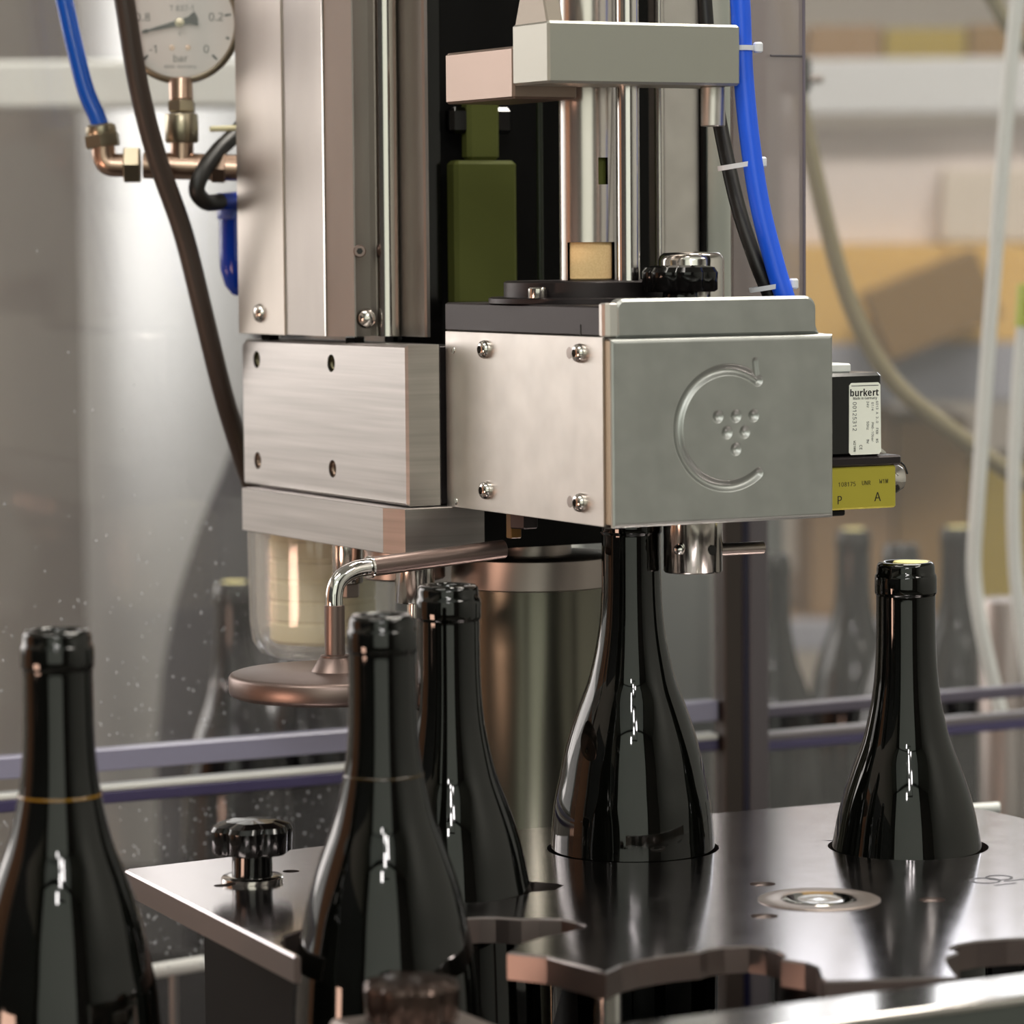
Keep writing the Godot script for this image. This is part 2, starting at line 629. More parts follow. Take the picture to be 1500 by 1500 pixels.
	var wl := thing("added_warm_lamp", "added warm lamp out of view on a stand left of the machine", "lamp", Vector3(-1090, 0, -930))  # added lamp out of view for the warm tints on the metal
	begin(); lathe([Vector2(120, 0), Vector2(120, 14), Vector2(14, 24), Vector2(12, 760)], Vector3(-1090, 0, -930), 24); done("stand", M.black_metal, wl)
	var dir := (Vector3(-20, 1000, -1600) - Vector3(-1020, 860, -980)).normalized()
	var x := Transform3D(axis_basis(dir), Vector3(-1020, 860, -980) - dir * 50.0)
	begin(); prism(rect(-190, 190, -120, 120, 10), -40, 20, 4, x); done("housing", M.black_metal, wl)
	begin(); prism(rect(-170, 170, -110, 110), 20, 24, 0, x); done("lens", glow(Color(1.0, 0.80, 0.69), 1.5), wl)

func structure_node(called: String) -> Node3D:
	var o := Node3D.new()
	o.name = called
	o.set_meta("kind", "structure")
	add_child(o)
	org = Vector3.ZERO
	return o

# ------------------------------------------------------------------ store room behind the machine
func background() -> void:
	frame = FW
	var t := thing("storage_tank", "tall round sided stainless steel tank standing behind the left acrylic guard", "tank", Vector3(-110, 0, -3850))
	var plan := PackedVector2Array()
	for k in 49:
		var a := PI + PI / 2 * k / 48.0
		plan.append(Vector2(140 + 600 * cos(a), -3850 - 600 * sin(a)))
	plan.append_array([Vector2(145, -3250), Vector2(180, -3250)])
	for k in 13:
		var a := PI / 2 * (1.0 - k / 12.0)
		plan.append(Vector2(185 + 70 * cos(a), -3320 + 70 * sin(a)))
	plan.append_array([Vector2(255, -3330), Vector2(255, -4380), Vector2(250, -4400), Vector2(-450, -4400), Vector2(-460, -4390), Vector2(-460, -3860)])
	begin(); prism(plan, 300, 2500, 0, Transform3D.IDENTITY, [], true); done("shell", M.tank, t)
	for c in [Vector3(-300, 0, -4200), Vector3(180, 0, -4200), Vector3(150, 0, -3400), Vector3(-250, 0, -3700)]:
		begin(); rod(c, c + Vector3(0, 301, 0), 30); done("leg", M.tank, t)
	t = thing("storage_tank", "second steel tank further back at the left edge", "tank", Vector3(-1000, 0, -5200))
	begin(); lathe([Vector2(420, 0), Vector2(420, 2600), Vector2(300, 2720), Vector2(0, 2760)], Vector3(-1000, 0, -5200), 64); done("shell", plain(Color(0.78, 0.74, 0.71), 0.6), t)
	t = thing("added_dark_shape", "added dark shape standing in for a reflection low before the steel tank", "vessel", Vector3(-208, 0, -3215))  # added shape, its dark body imitates a curved reflection
	begin(); lathe([Vector2(108, 300), Vector2(118, 330), Vector2(118, 840), Vector2(112, 905), Vector2(98, 975), Vector2(76, 1040), Vector2(54, 1090), Vector2(38, 1130), Vector2(26, 1180), Vector2(24, 1240), Vector2(0, 1241)], Vector3(-208, 0, -3215), 48); done("body", plain(Color(0.30, 0.30, 0.31), 0.9, 0.1), t)
	begin(); box(-328, -88, 0, 300, -3333, -3097, 6); done("plinth", M.black_matt, t)

	t = thing("cross_beam", "white square beam crossing level in front of the steel tank", "beam", Vector3(-600, 1420, -3160))
	begin(); box(-1300, 60, 1416, 1458, -3200, -3150, 3); done("beam", M.white_paint, t)
	begin(); box(-1300, -1250, 0, 1416, -3200, -3150, 3); done("upright", M.white_paint, t)
	begin(); box(10, 60, 0, 1416, -3200, -3150, 3); done("upright", M.white_paint, t)

	t = thing("storage_rack", "grey steel storage rack with two shelf beams behind the guards", "rack", Vector3(900, 0, -4800))
	begin(); box(60, 1800, 1455, 1527, -4640, -4600, 3); done("beam", M.rack_pale, t)
	begin(); box(60, 1800, 1083, 1160, -4640, -4590, 3); done("beam", M.rack_grey, t)
	begin(); box(60, 1800, 760, 800, -4640, -4600, 3); done("beam", M.rack_grey, t)
	for s in [1505.0, 1140.0, 780.0]:
		begin(); box(60, 1800, s, s + 20, -5300, -4640); done("shelf_board", M.card_dark, t)
	for s in [0.0, 1800.0]:
		begin(); box(s, s + 60, 0, 1600, -4700, -4640, 3); done("upright", M.rack_grey, t)
		begin(); box(s, s + 60, 0, 1600, -5300, -5240, 3); done("upright", M.rack_grey, t)
	var g := "cartons on the storage rack"
	# low cartons on the top shelf
	var top := [[392.0, 486.0, 1572.0, "card_dark", "low brown carton leftmost on the top shelf"], [490.0, 596.0, 1568.0, "card_olive", "low olive carton between two brown ones on the top shelf"], [600.0, 720.0, 1572.0, "card_brown", "low dark brown carton rightmost on the top shelf"]]
	for c in top:
		carton("carton", c[4], c[0], c[1], 1527, c[2], -4900, -4650, M[c[3]], g)
	carton("wrapped_load", "pale shrink-wrapped load on the yellow cartons of the middle shelf", 335, 700, 1288, 1440, -5000, -4650, M.wrap, "")
	carton("carton", "pinkish carton standing against the pale wrapped load", 560, 820, 1290, 1385, -4648, -4600, M.wrap_pink, g)
	carton("carton", "long yellow carton left on the middle shelf", 335, 560, 1161, 1287, -5000, -4592, M.card, g)
	carton("carton", "long yellow carton right on the middle shelf behind the tilted one", 562, 900, 1161, 1287, -5000, -4592, M.card, g)
	var a := -0.62
	var tb := thing("carton", "dark brown carton tilted on its edge before the yellow cartons", "carton", Vector3(540, 1162, -4500), g)
	var x := Transform3D(Basis(Vector3.BACK, 0.38), Vector3(480, 1140, -4540))
	begin(); box(0, 152, 0, 92, -20, 60, 1.5, x); done("body", M.card_brown, tb)
	begin(); box(2, 150, 91.5, 93, 16, 24, 0, x); done("tape", M.card_dark, tb)
	carton("carton", "brown carton left below the grey rack beam", 392, 500, 801, 1075, -4900, -4650, M.card_dark, g)
	carton("carton", "darker brown carton in the middle below the grey rack beam", 504, 600, 801, 1060, -4900, -4650, M.card_brown, g)
	carton("carton", "olive brown carton right below the grey rack beam", 604, 800, 801, 1000, -4900, -4650, M.card_olive, g)

	# lines hanging behind the right guard
	t = thing("cable_clamp", "grey cable gland hanging behind the clear guard strip", "clamp", Vector3(210, 1415, -2617))
	begin(); lathe([Vector2(9, -14), Vector2(12, -10), Vector2(12, 10), Vector2(9, 14)], Vector3(210, 1415, -2617), 12); done("gland", M.rubber_grey, t)
	begin(); rod(Vector3(220, 1412, -2615), Vector3(230, 1412, -2612), 3); done("screw", M.dull, t)
	begin()
	t = thing("clear_hose", "olive grey hose curving down behind the right guard", "hose", Vector3(385, 1112, -2594))
	hose([Vector3(198, 1490, -2622), Vector3(206, 1440, -2618), Vector3(212, 1402, -2616), Vector3(224.6, 1340.3, -2611), Vector3(241.5, 1270.4, -2606), Vector3(258.6, 1225.3, -2602), Vector3(280.8, 1190.3, -2600), Vector3(315.5, 1160, -2597), Vector3(385, 1112, -2594), Vector3(470, 1080, -2590)], 6.5)
	done("hose", plain(Color(0.50, 0.46, 0.34), 0.35), t)
	t = thing("clear_hose", "thin olive hose crossing the top right corner", "hose", Vector3(400, 1439, -2719))
	begin(); hose([Vector3(340, 1530, -2724), Vector3(357, 1496, -2723), Vector3(369.4, 1475.5, -2721.5), Vector3(379.6, 1457.3, -2720), Vector3(397.6, 1439, -2719), Vector3(450, 1420, -2718)], 6.0); done("hose", plain(Color(0.45, 0.42, 0.30), 0.35), t)
	t = thing("white_tube", "long white flexible tube hanging down the right side", "tube", Vector3(324, 1022, -2436))
	begin(); hose([Vector3(358, 1540, -2474), Vector3(355, 1487, -2472), Vector3(351.6, 1458.6, -2469), Vector3(344.4, 1388, -2464), Vector3(337, 1303.7, -2458), Vector3(330, 1224, -2452), Vector3(324.5, 1153.5, -2446), Vector3(320.3, 1102, -2442), Vector3(318.6, 1064, -2440), Vector3(324, 1022, -2436), Vector3(338, 960, -2434)], 5.2); done("tube", M.white_paint, t)
	t = thing("white_tube", "short white tube at the right edge with a yellow green top", "tube", Vector3(362, 992, -2484))
	begin(); hose([Vector3(361.7, 1236.6, -2503), Vector3(357.5, 1193.5, -2499.5), Vector3(353.6, 1126.5, -2494), Vector3(353.6, 1078.5, -2491), Vector3(356.2, 1040, -2488), Vector3(362, 992, -2484), Vector3(372, 950, -2480)], 5.0); done("tube", M.white_paint, t)
	begin(); rod(Vector3(361.7, 1232, -2503), Vector3(364, 1262, -2505), 6.5); done("coupling", plain(Color(0.72, 0.78, 0.10), 0.4), t)
	# rear conveyor with the finished bottles
	t = thing("rear_conveyor", "dark bottle conveyor running behind the acrylic guards", "conveyor", Vector3(200, 754, -2800))
	begin(); box(-900, 1400, 700, 754, -3080, -2524, 3); done("belt", M.black_matt, t)
	begin(); box(-900, 1400, 690, 790, -2522, -2512, 2); done("side_rail", M.black_matt, t)
	for k in 4:
		begin(); box(-800 + k * 680.0, -760 + k * 680.0, 0, 700, -2840, -2800, 3); done("leg", M.dull, t)
	t = thing("steel_stub", "capped steel post behind the right guard", "post", Vector3(357, 754, -2587))
	begin(); lathe([Vector2(24, 754), Vector2(24, 1022), Vector2(22, 1026), Vector2(0, 1027)], Vector3(372, 0, -2640), 32); done("tube", M.dull, t)

func carton(called: String, label: String, x0: float, x1: float, y0: float, y1: float, z0: float, z1: float, mat: Material, g: String) -> void:
	var t := thing(called, label, "carton" if called == "carton" else "pallet load", Vector3((x0 + x1) / 2, y0, z1), g)
	begin(); box(x0, x1, y0, y1, z0, z1, 2); done("body", mat, t)
	begin(); box(x0 - 0.5, x1 + 0.5, y1 - 30, y1 - 26, z0 - 0.5, z1 + 0.6); done("flap_edge", mat, t)

# ------------------------------------------------------------------ acrylic guards behind the machine
func guards() -> void:
	frame = FM
	var z := -452.0
	var t := thing("acrylic_guard", "upper clear acrylic guard panel behind the left of the machine", "guard panel", Vector3(0, 0, z), "acrylic guard panels")
	begin(); box(-600, 329, 5, 900, z - 5, z + 5, 0.5); done("pane", M.pane, t)
	begin(); box(-600, 329, -1.5, 11, z - 6, z + 6, 0.8); done("lower_edge", M.edge_lilac, t)
	t = thing("acrylic_guard", "lower clear acrylic guard panel behind the left of the guide plate", "guard panel", Vector3(0, -300, z), "acrylic guard panels")
	begin(); box(-600, 329, -400, -12, z - 5, z + 5, 0.5); done("pane", M.pane, t)
	begin(); box(-600, 329, -13, -9.5, z - 6, z + 6, 0.8); done("upper_edge", M.white_paint, t)
	begin(); box(-600, 329, -20, -13, z - 6, z + 6, 0.8); done("edge_band", M.edge_violet, t)
	t = thing("acrylic_guard", "upper clear acrylic guard panel right of the corner strip", "guard panel", Vector3(500, 0, z), "acrylic guard panels")
	begin(); box(363, 900, 0, 900, z - 5, z + 5, 0.5); done("pane", M.pane, t)
	begin(); box(363, 900, -2, 5, z - 6, z + 6, 0.8); done("lower_edge", plain(Color(0.36, 0.34, 0.40), 0.3), t)
	t = thing("acrylic_guard", "lower clear acrylic guard panel right of the corner strip", "guard panel", Vector3(500, -300, z), "acrylic guard panels")
	begin(); box(363, 900, -400, -16, z - 5, z + 5, 0.5); done("pane", M.pane, t)
	begin(); box(363, 900, -17, -12, z - 6, z + 6, 0.8); done("upper_edge", plain(Color(0.46, 0.44, 0.46), 0.3), t)
	begin(); box(363, 900, -23, -17, z - 6, z + 6, 0.8); done("edge_band", M.edge_violet, t)
	t = thing("guard_corner_strip", "upright corner strip with a navy edge between the guards", "guard strip", Vector3(345, -300, z))
	begin(); box(330, 343, -400, 900, z - 2, z + 12, 0.8); done("brown_edge", plain(Color(0.20, 0.165, 0.15), 0.4), t)
	begin(); box(343, 348, -400, 900, z - 2, z + 12, 0.8); done("navy_edge", M.edge_navy, t)
	begin(); box(348, 362, -400, 900, z - 2, z + 12, 0.8); done("grey_edge", M.edge_grey, t)
	# a clear strip of guard above the head on the right
	t = thing("acrylic_guard", "narrow clear guard strip right of the blue hose", "guard panel", Vector3(200, 268, -120), "acrylic guard panels")
	begin(); box(128, 170, 262, 520, -103, -100, 0.4); done("pane", M.hazy, t)
	begin(); box(169.2, 170.8, 262, 520, -103.6, -99.4, 0.3); done("polished_edge", plain(Color(0.45, 0.42, 0.46), 0.2), t)
	begin(); box(150, 169, 386.5, 387.6, -103.4, -99.6, 0.2); done("score_line", M.edge_grey, t)
	# water drops on the left panels
	begin()
	org = Vector3.ZERO
	lathe([Vector2(1.0, 0.0), Vector2(0.86, 0.35), Vector2(0.5, 0.58), Vector2(0.0, 0.66)], Vector3.ZERO, 8)
	st.generate_normals()
	var mesh := st.commit()
	var mm := MultiMesh.new()
	mm.transform_format = MultiMesh.TRANSFORM_3D
	mm.mesh = mesh
	mm.instance_count = 1000
	for k in 1000:
		var low := rng.randf() < 0.62
		var px := rng.randf_range(-190, 120)
		var py := rng.randf_range(-120, -22) if low else 12.0 + absf(rng.randfn(0.0, 90.0))
		var s := rng.randf_range(0.25, 0.75)
		var b := Basis(Vector3.RIGHT, PI / 2).scaled(Vector3(s, s * rng.randf_range(1.0, 1.6), s))
		mm.set_instance_transform(k, Transform3D(b, Vector3(px, py, z + 5.0) * 0.001))
	var mi := MultiMeshInstance3D.new()
	mi.name = "water_drops"
	mi.multimesh = mm
	mi.material_override = M.drop
	mi.transform = FM
	mi.set_meta("kind", "stuff")
	mi.set_meta("label", "small water drops scattered over the left acrylic guards")
	mi.set_meta("category", "water drops")
	add_child(mi)

# ------------------------------------------------------------------ guide plate and machine bed
func guide_plate() -> void:
	frame = FM
	var t := thing("machine_bed", "black machine bed under the steel guide plate", "machine bed", Vector3(30, -1000, -40))
	begin(); box(-420, 620, -230, -157, -345, 330, 3); done("bed_top", M.black_matt, t)
	begin(); box(-320, 520, -1000, -230, -300, 280, 3); done("bed_body", M.black_matt, t)
	t = thing("lift_pedestal", "round steel pedestal lifting the bottle into the corking head", "pedestal", Vector3(48.8, -157, -66.6))
	begin(); lathe([Vector2(30, -156.9), Vector2(30, -128), Vector2(29, -127)], Vector3(48.8, 0, -66.6), 32); done("lift_pedestal", M.dull, t)

	var ol := PackedVector2Array()
	var pts := [-186, -139, -71, -151, 137, -136, 236, -131, 256, -122, 262, -100, 264, -60, 264, 100, 220, 190, 150, 268, 126, 264, 119, 240, 101, 222, 86, 214, 72, 209, 58, 207, 48, 208.5, 41, 212, 37.5, 217, 38.5, 222, 28, 228, 23, 235, 13, 254, 9, 263, -18, 253, -41, 243, -39, 236, -35, 229, -29, 218, -28.5, 208, -33, 197, -28, 192, -26, 183, -26.5, 175, -30, 167, -40, 164, -49, 165, -54.5, 168, -66, 167, -76, 168, -85, 170, -95, 174, -103, 180, -108.4, 184, -114, 144, -124, 128, -112, 115, -95, 106, -80, 101, -71, 98, -67.5, 93, -67, 84, -69, 75, -77, 69, -84, 66, -88, 62, -92, 57, -98, 53.5, -105, 52, -118, 45, -130, 41, -145, 36.5, -160, 35.5, -176, 39, -189, 48, -197, 61, -200, 74, -201, 90, -204, 90, -189, -136]
	for k in range(0, pts.size(), 2):
		ol.append(Vector2(pts[k], pts[k + 1]))
	var hc := disc2(Vector2(48.8, -66.6), 42, 48)
	hc = Geometry2D.merge_polygons(hc, PackedVector2Array([Vector2(70, -82), Vector2(89, -51), Vector2(78, -46), Vector2(60, -40)]))[0]
	var hr := disc2(Vector2(165.9, -1.7), 39, 48)
	hr = Geometry2D.merge_polygons(hr, PackedVector2Array([Vector2(139, -38), Vector2(160, -25), Vector2(200, 19), Vector2(170, 8)]))[0]
	var h3 := disc2(Vector2(-76.2, -16.9), 39, 48)
	h3 = Geometry2D.merge_polygons(h3, PackedVector2Array([Vector2(-46, -14), Vector2(-36, -9.5), Vector2(-29.5, -1), Vector2(-29, 5), Vector2(-38, 13), Vector2(-60, 12)]))[0]
	t = thing("bottle_guide_plate", "polished steel guide plate with round pockets holding the bottles", "guide plate", Vector3(30, -11.5, 20))
	begin(); box(-157, -124, -157, -11.7, -118, 20, 2); done("support", M.black_matt, t)
	begin(); box(220, 250, -157, -11.7, -118, 20, 2); done("support", M.black_matt, t)
	begin(); rod(Vector3(52, -157, 95), Vector3(52, -11.7, 95), 20); done("hub_shaft", M.black_metal, t)
	begin(); rod(Vector3(-88, -157, 150), Vector3(-88, -11.7, 150), 5.5); done("bright_post", M.chrome, t)
	var holes := [hc, hr, h3, disc2(Vector2(51, 48.7), 6, 20), disc2(Vector2(10.4, 115.1), 6, 20), disc2(Vector2(95.3, 120.3), 6, 20), disc2(Vector2(-165, -75), 4, 16), disc2(Vector2(-122, -93), 4, 16)]
	begin(); prism(ol, -11.5, 0, 0.9, Transform3D.IDENTITY, holes, false, 2); done("plate", M.plate, t)
	begin(); prism(ol, -11.5, 0, 0.9, Transform3D.IDENTITY, [], false, 1); done("plate_edge", M.plate_edge, t)
	for h0 in holes:
		var h := ccw(h0)
		h.reverse()
		begin(); loft([up3(h, -11.5, Transform3D.IDENTITY), up3(h, 0, Transform3D.IDENTITY)], [6], false, false); done("pocket_wall", M.plate_edge, t)
	begin(); lathe([Vector2(27.5, -2), Vector2(27.5, 0.35), Vector2(27, 0.6), Vector2(17.5, 0.6), Vector2(17, 0.2), Vector2(17, -0.5)], Vector3(52, 0, 94.7), 64, Basis(), false, false); done("hub_ring", M.dull, t)
	begin(); lathe([Vector2(16.4, -0.6), Vector2(16.4, 0.3), Vector2(15.4, 0.9), Vector2(9, 0.5), Vector2(0, 0.8)], Vector3(52, 0, 94.7), 48); done("hub_cap", M.chrome, t)
	for c in [Vector3(51, 0, 48.7), Vector3(10.4, 0, 115.1), Vector3(95.3, 0, 120.3)]:
		begin(); lathe([Vector2(5.8, -7), Vector2(5.8, -2.4), Vector2(5.0, -1.6), Vector2(3.0, -1.6), Vector2(2.8, -4.0)], c, 20); done("cap_screw", M.chrome, t)
	# etched figure at the right edge: two loops and a line
	for c in [[Vector3(143.5, 0.05, 93.5), 7.2], [Vector3(153.5, 0.05, 90.5), 6.4]]:
		begin(); lathe([Vector2(c[1], 0), Vector2(c[1], 0.12), Vector2(c[1] - 1.1, 0.12), Vector2(c[1] - 1.1, 0)], c[0], 28, Basis(), false, false); done("etched_loop", M.ink_soft, t)
	begin(); box(150, 190, 0.02, 0.12, 99, 100.2); box(140, 152, 0.02, 0.12, 105, 106.4); done("etched_line", M.ink_soft, t)

	# front rail along the operator side
	t = thing("front_rail", "bright steel conveyor rail crossing the bottom right corner", "rail", Vector3(0, -157, 330))
	begin(); prism(PackedVector2Array([Vector2(0, 0), Vector2(30, 0), Vector2(32, 2), Vector2(32, 50), Vector2(0, 50)]), -260, 420, 0, Transform3D(Basis(Vector3.BACK, Vector3.RIGHT, Vector3.DOWN) , Vector3(0, 9.5, 308))); done("rail", M.polished, t)
	begin(); rod(Vector3(-260, 8.2, 341), Vector3(420, 8.2, 341), 1.9); done("rolled_lip", M.chrome, t)
	begin(); box(-260, 420, -40, 6.4, 340, 340.8); done("front_face", metal(Color(0.44, 0.46, 0.45), 0.5), t)
	for s in [-180.0, 100.0, 380.0]:
		begin(); box(s, s + 20, -157, -40, 316, 328, 1); done("bracket", M.dull, t)

# ------------------------------------------------------------------ column and sliding block
func button_screw(c: Vector3, n: Vector3, r: float, t: Node, mat: Material, socket := true) -> void:
	var b := axis_basis(n)
	begin(); lathe([Vector2(r * 1.0, -0.5), Vector2(r, 0.25 * r), Vector2(r * 0.86, 0.62 * r), Vector2(r * 0.6, 0.8 * r), Vector2(r * 0.42, 0.84 * r), Vector2(r * 0.40, 0.3 * r)] if socket else [Vector2(r, -0.5), Vector2(r, 0.1 * r), Vector2(r * 0.8, 0.45 * r), Vector2(r * 0.45, 0.62 * r), Vector2(0, 0.68 * r)], c, 24, b)
	var s := done("screw", mat, t)
	if socket:
		begin()
		lathe([Vector2(r * 0.41, 0.28 * r), Vector2(r * 0.41, 0.34 * r)], c, 6, b)
		done("socket", M.dark_hole, s)

func column() -> void:
	frame = FM
	var t := thing("machine_column", "stepped upright column cover of brushed stainless sheet", "machine column", Vector3(-10, 247, -280))
	var ol := PackedVector2Array([Vector2(-24.4, -364), Vector2(-24.4, -255.5), Vector2(-24.2, -254.4), Vector2(-18.4, -233.6), Vector2(-17.6, -233.4), Vector2(-17.6, -241), Vector2(-5.5, -241), Vector2(-5.5, -234)])
	for k in 13:
		var a := PI * (1.0 - k / 12.0)
		ol.append(Vector2(0.5 + 6.0 * cos(a), -233 + 6.0 * sin(a)))
	ol.append_array([Vector2(6.5, -203), Vector2(7.2, -201.5), Vector2(9, -201.5), Vector2(9, -364)])
	begin(); prism(ol, 247, 560, 0.0); done("cover", M.sheet, t)
	begin(); box(-25.4, -24.2, 246.6, 560, -366, -305.6, 0.2); done("side_sheet", M.side_sheet, t)
	begin(); box(-24.9, -24.2, 247, 560, -256.4, -254.6, 0.2); done("folded_edge", M.polished, t)
	begin(); lathe([Vector2(6.15, 247.2), Vector2(6.15, 560)], Vector3(0.5, 0, -233.0), 40); done("rounded_fold", M.polished, t)
	button_screw(Vector3(-25.4, 258, -337), Vector3.LEFT, 5.2, t, M.polished, false)
	button_screw(Vector3(-12.4, 256.5, -233), Vector3(-0.75, 0, 0.66), 5.2, t, M.polished, false)
	begin(); rod(Vector3(-12, 291, -240), Vector3(-16.5, 291, -230.5), 3.3, 0.5); var peg := done("screw", M.disc, t)
	begin(); rod(Vector3(-16.4, 291, -230.7), Vector3(-16.6, 291, -230.3), 1.7, 0.05, 6); done("socket", M.dark_hole, peg)
	for c in [Vector3(-19, 243, -338), Vector3(-16, 243, -238)]:
		begin(); hexagon(c + Vector3(0, 0.2, 0), c + Vector3(0, 4.2, 0), 5.6); done("shim_bolt", M.black_plastic, t)

	t = thing("slide_block", "milled aluminium block with four threaded holes below the column", "block", Vector3(0, 163, -267))
	var holes := []
	var cs := [Vector2(-350, 232.5), Vector2(-254.8, 233), Vector2(-350.5, 177.5), Vector2(-254.7, 178)]
	for c in cs:
		holes.append(disc2(Vector2(c.x, -c.y), 4.6, 24))
	var pr := flipped([Vector2(-370, 163.6), Vector2(-167, 163.6), Vector2(-167, 244.2), Vector2(-366, 243.2), Vector2(-370, 240)])
	begin(); prism(pr, 2.4, 22.1, 1.3, along_minus_x(), holes); done("body", M.milled, t)
	begin(); box(-2.3, 18, 163.6, 243, -370, -171, 0.3); done("rear_body", M.black_metal, t)
	for c in cs:
		begin()
		lathe([Vector2(4.5, 0), Vector2(4.5, 1.5), Vector2(3.9, 2.2), Vector2(4.5, 2.9), Vector2(3.9, 3.6), Vector2(4.5, 4.3), Vector2(3.9, 5), Vector2(4.5, 5.7), Vector2(3.9, 6.4), Vector2(4.5, 7.1), Vector2(3.9, 7.8), Vector2(3.9, 14)], Vector3(-21.4, c.y, c.x), 24, axis_basis(Vector3.RIGHT), false, false)
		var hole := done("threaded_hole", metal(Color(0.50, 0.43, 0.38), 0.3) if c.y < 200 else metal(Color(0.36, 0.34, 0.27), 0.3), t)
		begin(); rod(Vector3(-9, c.y, c.x), Vector3(-2, c.y, c.x), 4.4); done("hole_bottom", M.dark_hole, hole)

	t = thing("base_plate", "thick milled steel plate with a chamfered corner under the block", "base plate", Vector3(0, 140, -250))
	begin(); prism(PackedVector2Array([Vector2(-31, -352), Vector2(-31, -177), Vector2(-26.5, -161), Vector2(18, -161), Vector2(18, -352)]), 139.8, 163, 0.35); done("plate", M.milled, t)

	begin(); box(18.3, 112, 140.4, 162.6, -330, -163, 0.5); done("shaded_underside", M.black_matt, t)  # black colour paints the shade on the underside of the base plate

	# black slide panel and linkage in the opening of the column
	t = thing("dark_backplate", "black upright backplate in the opening behind the corking tube", "backplate", Vector3(90, 163, -266))
	begin(); box(19, 176, 163.2, 560, -276, -264, 0.6); done("panel", M.black_matt, t)
	begin(); box(20, 44, 200, 560, -261.9, -256, 0.6); done("dark_rail", M.black_plastic, t)
	begin(); rod(Vector3(92, 262, -236), Vector3(92, 560, -236), 1.7); done("thin_rod", M.dark_green, t)
	t = thing("olive_linkage", "olive green slide carriage in the dark opening beside the column", "linkage", Vector3(66, 262, -248))
	begin(); box(46, 83, 262, 338, -255.5, -244, 2); done("carriage", M.olive, t)
	begin(); box(55, 74, 338, 380, -255.5, -246, 2); done("neck", M.olive, t)
	begin(); box(46, 83, 352, 366, -257, -248, 2); done("dark_crossbar", M.black_plastic, t)

	# guide bar and round post right of the plunger
	t = thing("guide_bar", "flat grey steel guide bar standing behind the round cap", "guide bar", Vector3(150, 262, -200))
	begin(); box(140.9, 163, 255, 560, -206, -190, 0.8); done("bar", M.brushed, t)
	begin(); rod(Vector3(139.6, 255, -192), Vector3(139.6, 560, -192), 2.6); done("bright_edge", M.polished, t)
	t = thing("guide_post", "round pale grey post beside the flat guide bar", "post", Vector3(172.5, 262, -190))
	begin(); lathe([Vector2(8.1, 255), Vector2(8.1, 560)], Vector3(172.8, 0, -190), 32); done("post", M.grey_post, t)
	begin(); box(163.2, 164.6, 255, 560, -198, -186); done("dark_gap_strip", M.black_matt, t)

# ------------------------------------------------------------------ corking head
func groove(x: float, y: float) -> float:
	var p := Vector2(x - 63.4, y - 207.2)
	var a := atan2(p.y, p.x)
	var lim := deg_to_rad(53.0)
	var d := absf(p.length() - 27.3)
	if absf(a) < lim:
		var e0 := Vector2(cos(lim), sin(lim)) * 27.3
		d = minf(p.distance_to(e0), p.distance_to(Vector2(e0.x, -e0.y)))
	var z := 0.0
	if d < 2.7:
		z = maxf(z, 1.7 * pow(0.5 + 0.5 * cos(PI * d / 2.7), 0.55))
	# the stalk at the top of the letter
	var s := Geometry2D.get_closest_point_to_segment(Vector2(x, y), Vector2(79.2, 229.6), Vector2(78.2, 238.2))
	var ds := s.distance_to(Vector2(x, y))
	if ds < 1.9:
		z = maxf(z, 1.2 * pow(0.5 + 0.5 * cos(PI * ds / 1.9), 0.8))
	for g in [Vector2(57.8, 212.7), Vector2(67.6, 212.6), Vector2(77.4, 212.6), Vector2(62.7, 205), Vector2(72.4, 205), Vector2(67.5, 197.1)]:
		var dg: float = g.distance_to(Vector2(x, y))
		if dg < 3.1:
			z = maxf(z, 1.6 * pow(0.5 + 0.5 * cos(PI * dg / 3.1), 0.6))
	return -z

